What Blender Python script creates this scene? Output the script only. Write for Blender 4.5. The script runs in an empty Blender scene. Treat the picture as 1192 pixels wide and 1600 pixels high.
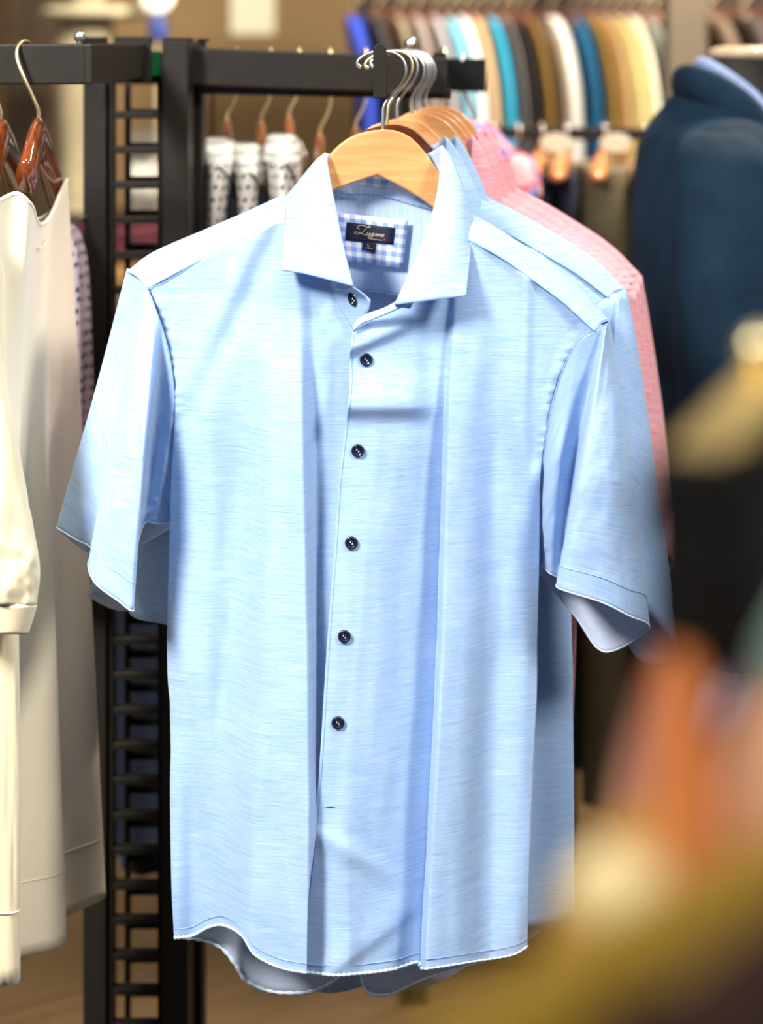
import bpy, bmesh, math, random
import numpy as np
from mathutils import Vector, noise

random.seed(7); np.random.seed(7)
scene = bpy.context.scene
COL = scene.collection

# ------------------------------------------------------------------ camera
F = 3200.0; U0 = 596.0; V0 = 70.0; CZ = 1.62         # focal length in px, principal column, horizon row, eye height
cam_d = bpy.data.cameras.new('camera'); cam = bpy.data.objects.new('camera', cam_d); COL.objects.link(cam)
cam.location = (0, 0, CZ); cam.rotation_euler = (math.pi/2, 0, 0)
cam_d.sensor_fit = 'VERTICAL'; cam_d.sensor_height = 36.0; cam_d.sensor_width = 36.0*1192/1600
cam_d.lens = 36.0*F/1600.0; cam_d.shift_y = -(800-V0)/1600.0
cam_d.clip_start = 0.02
cam_d.dof.use_dof = True; cam_d.dof.focus_distance = 2.0; cam_d.dof.aperture_fstop = 3.0
scene.camera = cam

# ------------------------------------------------------------------ light
w = bpy.data.worlds.new('world'); scene.world = w; w.use_nodes = True
w.node_tree.nodes['Background'].inputs[0].default_value = (0.90, 0.95, 1.0, 1)
w.node_tree.nodes['Background'].inputs[1].default_value = 0.10

def area(name, loc, target, size, power, col=(1, .96, .9), spread=180):
    l = bpy.data.lights.new(name, 'AREA'); l.energy = power; l.size = size; l.color = col; l.shape = 'DISK'; l.spread = math.radians(spread)
    o = bpy.data.objects.new(name, l); COL.objects.link(o); o.location = loc
    d = Vector(target) - Vector(loc); o.rotation_euler = d.to_track_quat('-Z', 'Y').to_euler()
    return o
area('ceiling_spot_key', (-1.45, -0.1, 3.0), (0, 2.0, 1.1), 0.6, 18.5, spread=78)
area('ceiling_spot_right', (1.6, 0.5, 2.9), (-0.05, 2.1, 1.05), 0.6, 11, spread=88)
area('added_fill_left', (-1.3, 0.5, 3.0), (-.55, 2.05, 1.15), 0.5, 1.6, spread=32)  # unseen fill, added to brighten the cream tops on the left rail
area('ceiling_spot_top', (0.0, 1.7, 3.1), (0, 2.1, 1.3), 0.5, 5.5, spread=110)
area('ceiling_spot_back_left', (-1.0, 4.4, 3.1), (-0.9, 6.2, 1.2), 0.5, 15, (1, .86, .66))
area('ceiling_spot_back_right', (1.0, 3.6, 3.1), (0.8, 5.2, 1.5), 0.5, 150, (1, .9, .74))
scene.view_settings.view_transform = 'Standard'; scene.view_settings.look = 'None'
scene.view_settings.gamma = 1.0; scene.view_settings.use_curve_mapping = False
scene.view_settings.exposure = 0.62

# ------------------------------------------------------------------ helpers
def P(u, v, d):
    return ((u-U0)/F*d, d, CZ-(v-V0)/F*d)

ORG = {}
def tag(o, label=None, cat=None, group=None, kind=None):
    if label: o['label'] = label
    if cat: o['category'] = cat
    if group: o['group'] = group
    if kind: o['kind'] = kind
    return o
def thing(name, label, cat, loc, group=None):
    o = bpy.data.objects.new(name, None); COL.objects.link(o); o.location = loc; o.empty_display_size = .05
    ORG[o.name] = np.array(loc, float)
    return tag(o, label, cat, group)
def mesh_obj(name, verts, faces, mats, parent=None, uv=None, smooth=True, solid=0, inner=False, subsurf=0):
    V = np.asarray(verts, float)
    org = ORG[parent.name] if parent is not None else np.zeros(3)
    if parent is None: org = np.array([V[:, 0].mean(), V[:, 1].mean(), V[:, 2].min()])
    me = bpy.data.meshes.new(name)
    me.from_pydata((V-org).tolist(), [], [list(f) for f in faces])
    if not isinstance(mats, (list, tuple)): mats = [mats]
    for m in mats: me.materials.append(m)
    if smooth: me.polygons.foreach_set('use_smooth', [True]*len(me.polygons))
    if uv is not None:
        l = me.uv_layers.new(name='UVMap'); uv = np.asarray(uv, float)
        idx = np.empty(len(me.loops), int); me.loops.foreach_get('vertex_index', idx)
        l.data.foreach_set('uv', uv[idx].astype(np.float32).ravel())
    me.update()
    o = bpy.data.objects.new(name, me); COL.objects.link(o)
    if parent is not None: o.parent = parent
    else: o.location = org
    ORG[o.name] = org
    if solid:
        s = o.modifiers.new('thick', 'SOLIDIFY'); s.thickness = solid; s.offset = 0
        if inner: s.material_offset = 1; s.material_offset_rim = 0
    if subsurf:
        s = o.modifiers.new('sub', 'SUBSURF'); s.levels = subsurf; s.render_levels = subsurf
    return o

def cr(pts, n, closed=False):
    """Catmull-Rom through pts resampled to n points by chord length"""
    p = np.asarray(pts, float)
    m = len(p)
    if m == 2:
        t = np.linspace(0, 1, n)[:, None]; return p[0]*(1-t)+p[1]*t
    if closed: q = np.vstack([p[-1], p, p[0], p[1]]); segs = m
    else: q = np.vstack([2*p[0]-p[1], p, 2*p[-1]-p[-2]]); segs = m-1
    out = []
    K = 24
    for i in range(segs):
        a, b, c, d = q[i], q[i+1], q[i+2], q[i+3]
        t = np.linspace(0, 1, K, endpoint=False)[:, None]
        out.append(.5*((2*b)+(-a+c)*t+(2*a-5*b+4*c-d)*t*t+(-a+3*b-3*c+d)*t**3))
    out = np.vstack(out+[q[segs+1][None]])
    L = np.concatenate([[0], np.cumsum(np.linalg.norm(np.diff(out[:, :2], axis=0), axis=1)+1e-9)])
    s = np.linspace(0, L[-1], n, endpoint=not closed)
    return np.stack([np.interp(s, L, out[:, k]) for k in range(p.shape[1])], 1)

def grid_faces(nr, nc, closed=False):
    f = []
    for i in range(nr-1):
        for j in range(nc if closed else nc-1):
            j2 = (j+1) % nc
            f.append((i*nc+j, i*nc+j2, (i+1)*nc+j2, (i+1)*nc+j))
    return f

def coons(top, bot, left, right, nr, nc):
    """grid [nr,nc,k] bounded by four polylines in px (top/bot run left to right, left/right run downwards)"""
    T, B = cr(top, nc), cr(bot, nc); Lc, R = cr(left, nr), cr(right, nr)
    s = np.linspace(0, 1, nc)[None, :, None]; t = np.linspace(0, 1, nr)[:, None, None]
    G = (1-t)*T[None]+t*B[None]+(1-s)*Lc[:, None]+s*R[:, None]
    G -= (1-s)*(1-t)*T[0]+s*(1-t)*T[-1]+(1-s)*t*B[0]+s*t*B[-1]
    return G

def unproj(G):
    u, v, d = G[..., 0], G[..., 1], G[..., 2]
    return np.stack([(u-U0)/F*d, d, CZ-(v-V0)/F*d], -1)

def fbm(x, y, z=0., o=3):
    return noise.fractal(Vector((x, y, z)), 1.0, 2.0, o)
def fbm_grid(U, V, su, sv, seed=0., o=3):
    out = np.empty(U.shape)
    for i in np.ndindex(U.shape): out[i] = fbm(U[i]*su, V[i]*sv, seed, o)
    return out
def sig(x): return 1/(1+np.exp(-np.clip(x, -40, 40)))
def gau(x): return np.exp(-x*x)
def sst(x):
    x = np.clip(x, 0, 1); return x*x*(3-2*x)

def patch(name, G, mats, parent, xf=None, uvf=None, flip=False, **kw):
    W = unproj(G); nr, nc = W.shape[:2]
    W = W.reshape(-1, 3)
    uv = np.stack([W[:, 0], W[:, 2]], 1) if uvf is None else uvf.reshape(-1, 2)
    if xf: W = xf(W)
    return mesh_obj(name, W, grid_faces(nr, nc) if flip else [f[::-1] for f in grid_faces(nr, nc)], mats, parent, uv=uv, **kw)

def tube(name, pts, r, mat, parent=None, res=8, n=None, closed=False, caps=True, world=True):
    """round tube through world points; r scalar or per-point"""
    p = np.asarray(pts, float)
    if n: p = cr3(p, n, closed)
    m = len(p); r = np.ones(m)*r if np.isscalar(r) else np.interp(np.linspace(0, 1, m), np.linspace(0, 1, len(r)), r)
    V, Fc = sweep(p, np.stack([r, r], 1), res, closed)
    return mesh_obj(name, V, Fc, mat, parent)

def cr3(pts, n, closed=False):
    p = np.asarray(pts, float); q = np.c_[p[:, 0], p[:, 2], p[:, 1]]
    # full 3D chord length
    m = len(p)
    if m == 2:
        t = np.linspace(0, 1, n)[:, None]; return p[0]*(1-t)+p[1]*t
    if closed: q = np.vstack([p[-1], p, p[0], p[1]]); segs = m
    else: q = np.vstack([2*p[0]-p[1], p, 2*p[-1]-p[-2]]); segs = m-1
    out = []
    for i in range(segs):
        a, b, c, d = q[i:i+4]; t = np.linspace(0, 1, 16, endpoint=False)[:, None]
        out.append(.5*((2*b)+(-a+c)*t+(2*a-5*b+4*c-d)*t*t+(-a+3*b-3*c+d)*t**3))
    out = np.vstack(out+[q[segs+1][None]])
    L = np.concatenate([[0], np.cumsum(np.linalg.norm(np.diff(out, axis=0), axis=1)+1e-9)])
    s = np.linspace(0, L[-1], n, endpoint=not closed)
    return np.stack([np.interp(s, L, out[:, k]) for k in range(3)], 1)

def sweep(p, rr, res, closed=False, up=None):
    m = len(p); V = []; Fc = []
    tang = np.gradient(p, axis=0)
    if closed: tang = np.roll(p, -1, 0)-np.roll(p, 1, 0)
    tang /= np.linalg.norm(tang, axis=1)[:, None]+1e-12
    nrm = None
    for i in range(m):
        t = tang[i]
        if up is not None: nrm = np.cross(t, np.array(up, float))
        elif nrm is None:
            a = np.array([0, 0, 1.]) if abs(t[2]) < .9 else np.array([1., 0, 0]); nrm = np.cross(t, a)
        else: nrm = nrm-t*np.dot(nrm, t)
        nrm = nrm/(np.linalg.norm(nrm)+1e-12); b = np.cross(nrm, t)
        for k in range(res):
            a = 2*math.pi*k/res
            V.append(p[i]+nrm*math.cos(a)*rr[i][0]+b*math.sin(a)*rr[i][1])
    for i in range(m if closed else m-1):
        i2 = (i+1) % m
        for k in range(res):
            k2 = (k+1) % res
            Fc.append((i*res+k, i*res+k2, i2*res+k2, i2*res+k))
    if not closed:
        Fc.append(tuple(range(res))[::-1]); Fc.append(tuple((m-1)*res+k for k in range(res)))
    return np.array(V), Fc

def loft(name, rails, nt, na, mats, parent, xf=None, crinkle=0., seed=0., uvscale=1., keep=False, flip=False, **kw):
    """closed loft; rails = list around the loop of [(u,v,d) top..bottom]"""
    R = np.stack([crd(r, nt) for r in rails], 1)          # nt x nrails x 3
    G = np.stack([crl(R[i], na) for i in range(nt)], 0)   # nt x na x 3
    if crinkle:
        N = fbm_grid(np.arange(na)[None, :]*np.ones((nt, 1))/na*9, np.arange(nt)[:, None]*np.ones((1, na))/nt*5, 1, 1, seed)
        G[..., 2] += N*crinkle*np.linspace(.3, 1, nt)[:, None]
    W = unproj(G).reshape(-1, 3)
    a = np.arange(na)[None, :]/na*.42*np.ones((nt, 1)); t = np.linspace(0, .3, nt)[:, None]*np.ones((1, na))
    uv = np.stack([a, t], -1).reshape(-1, 2)*uvscale
    if xf: W = xf(W)
    fc = grid_faces(nt, na, True)
    if flip: fc = [f[::-1] for f in fc]
    o = mesh_obj(name, W, fc, mats, parent, uv=uv, **kw)
    return (o, W.reshape(nt, na, 3)) if keep else o
def crd(pts, n):
    p = np.asarray(pts, float); m = len(p); s = np.linspace(0, m-1, n)
    q = np.vstack([2*p[0]-p[1], p, 2*p[-1]-p[-2]]); i = np.minimum(s.astype(int), m-2); t = (s-i)[:, None]
    a, b, c, d = q[i], q[i+1], q[i+2], q[i+3]
    return .5*((2*b)+(-a+c)*t+(2*a-5*b+4*c-d)*t*t+(-a+3*b-3*c+d)*t**3)
def crl(p, n):
    m = len(p); s = np.linspace(0, m, n, endpoint=False); i = s.astype(int); t = (s-i)[:, None]
    a, b, c, d = p[(i-1) % m], p[i % m], p[(i+1) % m], p[(i+2) % m]
    return .5*((2*b)+(-a+c)*t+(2*a-5*b+4*c-d)*t*t+(-a+3*b-3*c+d)*t**3)

def box_data(x0, x1, y0, y1, z0, z1, bev=0.):
    bm = bmesh.new(); bmesh.ops.create_cube(bm, size=1)
    for v in bm.verts: v.co = ((x0+x1)/2+v.co.x*(x1-x0), (y0+y1)/2+v.co.y*(y1-y0), (z0+z1)/2+v.co.z*(z1-z0))
    if bev: bmesh.ops.bevel(bm, geom=bm.edges[:], offset=bev, segments=2, affect='EDGES', profile=.5)
    V = [tuple(v.co) for v in bm.verts]; bm.verts.index_update(); Fc = [[v.index for v in f.verts] for f in bm.faces]
    bm.free(); return V, Fc
def box(name, x0, x1, y0, y1, z0, z1, mat, parent=None, bev=.0015, rot=0., piv=None):
    V, Fc = box_data(x0, x1, y0, y1, z0, z1, bev); V = np.array(V)
    if rot:
        c = np.array(piv if piv is not None else [(x0+x1)/2, (y0+y1)/2, 0]); d = V-c
        V = np.c_[c[0]+d[:, 0]*math.cos(rot)-d[:, 1]*math.sin(rot), c[1]+d[:, 0]*math.sin(rot)+d[:, 1]*math.cos(rot), V[:, 2]]
    return mesh_obj(name, V, Fc, mat, parent, smooth=False)
def beam(name, a, b, wx, h, mat, parent=None, bev=.002):
    """box beam from a to b (top-centre line), horizontal width wx, height h"""
    a = np.array(a); b = np.array(b); L = np.linalg.norm(b-a); t = (b-a)/L
    n = np.array([-t[1], t[0], 0]); n /= np.linalg.norm(n); up = np.cross(t, n)
    if up[2] < 0: up = -up
    V, Fc = box_data(0, L, -wx/2, wx/2, -h, 0, bev); V = np.array(V)
    W = a+V[:, :1]*t+V[:, 1:2]*n+V[:, 2:]*up
    return mesh_obj(name, W, Fc, mat, parent, smooth=False)
def ball(name, c, r, mat, parent=None, sz=1.):
    bm = bmesh.new(); bmesh.ops.create_uvsphere(bm, u_segments=16, v_segments=10, radius=r)
    V = [(c[0]+v.co.x, c[1]+v.co.y, c[2]+v.co.z*sz) for v in bm.verts]; bm.verts.index_update()
    Fc = [[v.index for v in f.verts] for f in bm.faces]; bm.free()
    return mesh_obj(name, V, Fc, mat, parent)
def prism(name, poly, d0, d1, mat, parent, xf=None, bev=.002):
    """flat outline in px at depth d0..d1, bevelled"""
    bm = bmesh.new(); dm = (d0+d1)/2
    vs = [bm.verts.new((P(u, v, dm)[0], d0, P(u, v, dm)[2])) for u, v in poly]
    f = bm.faces.new(vs); r = bmesh.ops.extrude_face_region(bm, geom=[f])
    for v in [g for g in r['geom'] if isinstance(g, bmesh.types.BMVert)]: v.co.y = d1
    bmesh.ops.recalc_face_normals(bm, faces=bm.faces)
    if bev:
        ed = [e for e in bm.edges if len(e.link_faces) == 2 and e.calc_face_angle() > .5]
        bmesh.ops.bevel(bm, geom=ed, offset=bev, segments=3, affect='EDGES', profile=.5)
    V = np.array([tuple(v.co) for v in bm.verts]); bm.verts.index_update(); Fc = [[v.index for v in f.verts] for f in bm.faces]; bm.free()
    if xf: V = xf(V)
    return mesh_obj(name, V, Fc, mat, parent, smooth=False)

def hang(name, prof, mats, parent=None, na=48, nz=40, wave=0., k=5, seed=0., power=2.2, rot=0., solid=0., caps=True, tw=None):
    """lofted hanging body: prof rows (z, xc, yc, wx, wy)"""
    prof = np.asarray(prof, float); R = crd(prof, nz); V = []
    for i in range(nz):
        z, xc, yc, wx, wy = R[i]; wx = max(wx, .001); wy = max(wy, .001)
        fr = i/(nz-1)
        for j in range(na):
            a = 2*math.pi*j/na; c, s = math.cos(a), math.sin(a)
            x = wx*math.copysign(abs(c)**(2/power), c); y = wy*math.copysign(abs(s)**(2/power), s)
            wv = wave*fr*math.sin(k*a+seed+1.5*fr)+wave*.7*fr*math.sin((k+2)*a+seed*2.3)
            x += wv*abs(c) if wx < wy else 0; y += wv*abs(s) if wx >= wy else 0
            n_ = fbm(x*9+seed, y*9, z*3, 2)*wave*.6
            x += n_*c; y += n_*s
            if rot: x, y = x*math.cos(rot)-y*math.sin(rot), x*math.sin(rot)+y*math.cos(rot)
            V.append((xc+x, yc+y, z))
    Fc = grid_faces(nz, na, True)
    if caps: Fc.append(tuple(range(na))); Fc.append(tuple((nz-1)*na+j for j in range(na))[::-1])
    V = np.array(V); L = np.linspace(0, 1, na)
    rg = V.reshape(nz, na, 3); sg = np.linalg.norm(np.diff(rg[:, :, :2], axis=1), axis=2)
    arc = np.concatenate([np.zeros((nz, 1)), np.cumsum(sg, 1)], 1)
    uv = np.stack([arc.ravel(), V[:, 2]], 1)
    return mesh_obj(name, V, Fc, mats, parent, uv=uv, solid=solid)

# ------------------------------------------------------------------ materials
def nodes(name):
    m = bpy.data.materials.new(name); m.use_nodes = True; nt = m.node_tree
    return m, nt, nt.nodes['Principled BSDF']
def N(nt, t, **kw):
    n = nt.nodes.new(t)
    for k_, v in kw.items():
        if k_ in n.inputs: n.inputs[k_].default_value = v
        else: setattr(n, k_, v)
    return n
def plain(name, col, rough=.6, metal=0., var=.12, scale=30., bump=.0, coat=0., sheen=0., spec=.5):
    m, nt, b = nodes(name)
    tc = N(nt, 'ShaderNodeTexCoord'); no = N(nt, 'ShaderNodeTexNoise'); no.inputs['Scale'].default_value = scale; no.inputs['Detail'].default_value = 4
    nt.links.new(tc.outputs['Object'], no.inputs['Vector'])
    rp = N(nt, 'ShaderNodeValToRGB'); c = np.array(col)
    rp.color_ramp.elements[0].position = .3; rp.color_ramp.elements[1].position = .7
    rp.color_ramp.elements[0].color = (*np.clip(c*(1-var), 0, 1), 1); rp.color_ramp.elements[1].color = (*np.clip(c*(1+var), 0, 1), 1)
    nt.links.new(no.outputs['Fac'], rp.inputs['Fac']); nt.links.new(rp.outputs['Color'], b.inputs['Base Color'])
    b.inputs['Roughness'].default_value = rough; b.inputs['Metallic'].default_value = metal
    b.inputs['Coat Weight'].default_value = coat; b.inputs['Sheen Weight'].default_value = sheen; b.inputs['Specular IOR Level'].default_value = spec
    if bump:
        bp = N(nt, 'ShaderNodeBump'); bp.inputs['Strength'].default_value = bump; bp.inputs['Distance'].default_value = .002
        nt.links.new(no.outputs['Fac'], bp.inputs['Height']); nt.links.new(bp.outputs['Normal'], b.inputs['Normal'])
    return m
def linen(name, dark, light, sx=7., sy=330., rough=.7, bump=.25, sheen=.25, vertical=False, bias=.5, trans=0.):
    """slub weave: streaks along the weft, uses UV in metres"""
    m, nt, b = nodes(name)
    tc = N(nt, 'ShaderNodeTexCoord'); mp = N(nt, 'ShaderNodeMapping')
    mp.inputs['Scale'].default_value = (sy, sx, 1) if vertical else (sx, sy, 1)
    mp.inputs['Rotation'].default_value = (0, 0, -.03 if not vertical else 0)
    nt.links.new(tc.outputs['UV'], mp.inputs['Vector'])
    n1 = N(nt, 'ShaderNodeTexNoise'); n1.inputs['Scale'].default_value = 1; n1.inputs['Detail'].default_value = 5; n1.inputs['Roughness'].default_value = .7
    nt.links.new(mp.outputs['Vector'], n1.inputs['Vector'])
    mp2 = N(nt, 'ShaderNodeMapping'); mp2.inputs['Scale'].default_value = (sx*6, sy*2.6, 1) if not vertical else (sy*2.6, sx*6, 1)
    nt.links.new(tc.outputs['UV'], mp2.inputs['Vector'])
    n2 = N(nt, 'ShaderNodeTexNoise'); n2.inputs['Scale'].default_value = 1; n2.inputs['Detail'].default_value = 3
    nt.links.new(mp2.outputs['Vector'], n2.inputs['Vector'])
    mx = N(nt, 'ShaderNodeMath', operation='ADD'); m2 = N(nt, 'ShaderNodeMath', operation='MULTIPLY'); m2.inputs[1].default_value = .45
    nt.links.new(n2.outputs['Fac'], m2.inputs[0]); nt.links.new(n1.outputs['Fac'], mx.inputs[0]); nt.links.new(m2.outputs[0], mx.inputs[1])
    rp = N(nt, 'ShaderNodeValToRGB'); rp.color_ramp.elements[0].position = bias+.02; rp.color_ramp.elements[1].position = bias+.42
    rp.color_ramp.elements[0].color = (*dark, 1); rp.color_ramp.elements[1].color = (*light, 1)
    nt.links.new(mx.outputs[0], rp.inputs['Fac']); nt.links.new(rp.outputs['Color'], b.inputs['Base Color'])
    bp = N(nt, 'ShaderNodeBump'); bp.inputs['Strength'].default_value = bump; bp.inputs['Distance'].default_value = .0006
    nt.links.new(mx.outputs[0], bp.inputs['Height']); nt.links.new(bp.outputs['Normal'], b.inputs['Normal'])
    b.inputs['Roughness'].default_value = rough; b.inputs['Sheen Weight'].default_value = sheen
    if trans:
        tr = N(nt, 'ShaderNodeBsdfTranslucent'); ms = N(nt, 'ShaderNodeMixShader'); ms.inputs[0].default_value = trans
        tr.inputs['Color'].default_value = (*(np.array(dark)*.35+np.array(light)*.65), 1)
        nt.links.new(b.outputs[0], ms.inputs[1]); nt.links.new(tr.outputs[0], ms.inputs[2]); nt.links.new(ms.outputs[0], nt.nodes['Material Output'].inputs['Surface'])
    return m
def dotted(name, base, dot, scale=60., r=.28):
    m, nt, b = nodes(name)
    tc = N(nt, 'ShaderNodeTexCoord'); vo = N(nt, 'ShaderNodeTexVoronoi'); vo.inputs['Scale'].default_value = scale; vo.inputs['Randomness'].default_value = .25
    vo.voronoi_dimensions = '2D'
    nt.links.new(tc.outputs['UV'], vo.inputs['Vector'])
    rp = N(nt, 'ShaderNodeValToRGB'); rp.color_ramp.elements[0].position = r-.04; rp.color_ramp.elements[1].position = r+.04
    rp.color_ramp.elements[0].color = (*dot, 1); rp.color_ramp.elements[1].color = (*base, 1)
    nt.links.new(vo.outputs['Distance'], rp.inputs['Fac']); nt.links.new(rp.outputs['Color'], b.inputs['Base Color'])
    b.inputs['Roughness'].default_value = .8
    return m
def wood(name, c0, c1, rough=.35, scale=14., coat=.3, axis=(1, 12, 12)):
    m, nt, b = nodes(name)
    tc = N(nt, 'ShaderNodeTexCoord'); mp = N(nt, 'ShaderNodeMapping'); mp.inputs['Scale'].default_value = axis
    no = N(nt, 'ShaderNodeTexNoise'); no.inputs['Scale'].default_value = scale; no.inputs['Detail'].default_value = 6; no.inputs['Distortion'].default_value = .4
    nt.links.new(tc.outputs['Object'], mp.inputs['Vector']); nt.links.new(mp.outputs['Vector'], no.inputs['Vector'])
    rp = N(nt, 'ShaderNodeValToRGB'); rp.color_ramp.elements[0].position = .3; rp.color_ramp.elements[1].position = .72
    rp.color_ramp.elements[0].color = (*c0, 1); rp.color_ramp.elements[1].color = (*c1, 1)
    nt.links.new(no.outputs['Fac'], rp.inputs['Fac']); nt.links.new(rp.outputs['Color'], b.inputs['Base Color'])
    b.inputs['Roughness'].default_value = rough; b.inputs['Coat Weight'].default_value = coat
    return m
def gingham(name, c, n=9.):
    m, nt, b = nodes(name)
    tc = N(nt, 'ShaderNodeTexCoord'); sp = N(nt, 'ShaderNodeSeparateXYZ'); nt.links.new(tc.outputs['UV'], sp.inputs[0])
    outs = []
    for ax in ('X', 'Y'):
        mu = N(nt, 'ShaderNodeMath', operation='MULTIPLY'); mu.inputs[1].default_value = n
        fr = N(nt, 'ShaderNodeMath', operation='FRACT'); gt = N(nt, 'ShaderNodeMath', operation='GREATER_THAN'); gt.inputs[1].default_value = .5
        nt.links.new(sp.outputs[ax], mu.inputs[0]); nt.links.new(mu.outputs[0], fr.inputs[0]); nt.links.new(fr.outputs[0], gt.inputs[0]); outs.append(gt)
    ad = N(nt, 'ShaderNodeMath', operation='ADD'); nt.links.new(outs[0].outputs[0], ad.inputs[0]); nt.links.new(outs[1].outputs[0], ad.inputs[1])
    hv = N(nt, 'ShaderNodeMath', operation='MULTIPLY'); hv.inputs[1].default_value = .5; nt.links.new(ad.outputs[0], hv.inputs[0])
    rp = N(nt, 'ShaderNodeValToRGB'); rp.color_ramp.interpolation = 'CONSTANT'
    rp.color_ramp.elements[0].position = 0; rp.color_ramp.elements[0].color = (.92, .93, .97, 1)
    e = rp.color_ramp.elements[1]; e.position = .4; e.color = (*(np.array(c)*.5+.45), 1)
    e = rp.color_ramp.elements.new(.9); e.color = (*c, 1)
    nt.links.new(hv.outputs[0], rp.inputs['Fac']); nt.links.new(rp.outputs['Color'], b.inputs['Base Color']); b.inputs['Roughness'].default_value = .8
    return m

M = {}
M['blue'] = linen('sky_blue_linen', (.24, .47, .87), (.60, .75, .95), sx=22., sy=700., bump=.12, trans=.22)
M['blue_in'] = linen('linen_reverse', (.58, .67, .88), (.74, .81, .94), sx=15., sy=640., trans=.22)
M['blue_yoke'] = linen('sky_blue_linen_vertical', (.42, .59, .90), (.66, .79, .96), vertical=True, sy=260., trans=.15)
M['stitch'] = plain('blue_stitching', (.24, .40, .72), .8, var=.2, scale=200)
M['stitch_l'] = plain('pale_rolled_hem', (.66, .79, .95), .8, var=.1, scale=200)
M['pink'] = linen('rose_pink_linen', (.62, .20, .25), (.82, .44, .47))
M['navy_button'] = plain('navy_button', (.006, .012, .035), .22, var=.3, coat=.4)
M['thread'] = plain('pale_thread', (.75, .8, .9), .7)
M['ging'] = gingham('blue_gingham', (.25, .40, .85), 68.)
M['label'] = plain('navy_woven_label', (.006, .008, .03), .7, scale=400)
M['lettering'] = plain('beige_lettering', (.75, .62, .45), .6)
M['red'] = plain('red_mark', (.7, .02, .03), .6)
M['lwood'] = wood('light_maple', (.58, .25, .085), (.72, .37, .15), .38, 9., .35, (2, 6, 14))
M['dwood'] = wood('dark_mahogany', (.045, .010, .004), (.13, .03, .009), .18, 10., .8, (2, 2, 2))
M['rwood'] = wood('red_walnut', (.10, .018, .004), (.26, .06, .012), .15, 16., 1., (3, 3, 3))
M['owood'] = wood('orange_walnut', (.42, .12, .03), (.62, .22, .06), .28, 10., .6, (3, 3, 3))
M['chrome'] = plain('chrome', (.95, .95, .93), .3, 1., var=.03)
M['brass'] = plain('pale_brass', (.95, .80, .46), .38, 1., var=.05)
M['black'] = plain('satin_black_metal', (.011, .0085, .0055), .5, 0., var=.2, scale=60, spec=.35)
M['black2'] = plain('matte_black_metal', (.004, .004, .004), .6, 0., var=.2, scale=60, spec=.2)
M['green'] = plain('green_sticker', (.0, .22, .06), .5)
M['cream'] = linen('cream_knit', (.74, .62, .40), (.80, .69, .47), sx=700., sy=500., bump=.3, sheen=.3)
M['cream2'] = linen('ivory_knit', (.80, .71, .52), (.86, .78, .59), sx=700., sy=500., bump=.3, sheen=.3)
M['dots'] = dotted('white_dotted_cotton', (.82, .80, .74), (.03, .06, .08), 75., .22)
M['dots2'] = dotted('lilac_dotted_cotton', (.55, .46, .50), (.02, .05, .08), 75., .25)
M['navy'] = plain('navy_wool', (.007, .024, .046), .8, var=.3, scale=12, sheen=0., spec=.15)
M['navyc'] = plain('navy_cloth', (.002, .006, .020), .85, var=.3)
M['lbdots'] = dotted('pale_blue_dotted_cotton', (.33, .43, .66), (.12, .17, .4), 180., .3)

# ------------------------------------------------------------------ the setting
mfl, nt, b = nodes('brown_wood_floor')
tc = N(nt, 'ShaderNodeTexCoord'); mp = N(nt, 'ShaderNodeMapping'); mp.inputs['Scale'].default_value = (1.2, 22, 1)
no = N(nt, 'ShaderNodeTexNoise'); no.inputs['Scale'].default_value = 3; no.inputs['Detail'].default_value = 6
nt.links.new(tc.outputs['Object'], mp.inputs['Vector']); nt.links.new(mp.outputs['Vector'], no.inputs['Vector'])
rp = N(nt, 'ShaderNodeValToRGB'); rp.color_ramp.elements[0].position = .3; rp.color_ramp.elements[1].position = .7
rp.color_ramp.elements[0].color = (.066, .036, .013, 1); rp.color_ramp.elements[1].color = (.125, .074, .030, 1)
nt.links.new(no.outputs['Fac'], rp.inputs['Fac']); nt.links.new(rp.outputs['Color'], b.inputs['Base Color']); b.inputs['Roughness'].default_value = .5
M['floor'] = mfl
M['grout'] = plain('dark_floor_joint', (.05, .03, .015), .8)
M['wall'] = plain('tan_wall', (.30, .19, .085), .8, var=.06, scale=3)
M['wall_dk'] = plain('dark_brown_wall', (.05, .028, .012), .7, var=.2, scale=3)

fl = mesh_obj('floor', *box_data(-4, 4, -1, 7.2, -.05, -.004), M['grout'], smooth=False); tag(fl, kind='structure')
pl_v, pl_f = box_data(-.6, .6, -.075, .075, -.006, 0, .0015)
pm = bpy.data.meshes.new('plank'); pm.from_pydata(pl_v, [], pl_f); pm.materials.append(M['floor'])
ang = math.radians(33)
for i in range(-9, 10):
    for j in range(-24, 26):
        px = i*1.203+(.4 if j % 2 else 0)+.17*((j*7) % 5); py = j*.1525
        x = px*math.cos(ang)-py*math.sin(ang); y = px*math.sin(ang)+py*math.cos(ang)+4.3
        if -2.0 < x < 1.7 and 2.6 < y < 6.0:
            o = bpy.data.objects.new('plank', pm); COL.objects.link(o); o.parent = fl
            o.location = Vector((x, y, random.uniform(-.0008, .0008)))-fl.location; o.rotation_euler = (0, 0, ang)
wb = mesh_obj('wall_back', *box_data(-4, 4, 7.0, 7.15, 0, 3.4), M['wall'], smooth=False); tag(wb, kind='structure')
bb = mesh_obj('baseboard_back', *box_data(-4, 4, 6.975, 7.0, 0, .12, .004), M['wall_dk'], smooth=False); tag(bb, kind='structure')

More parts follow.
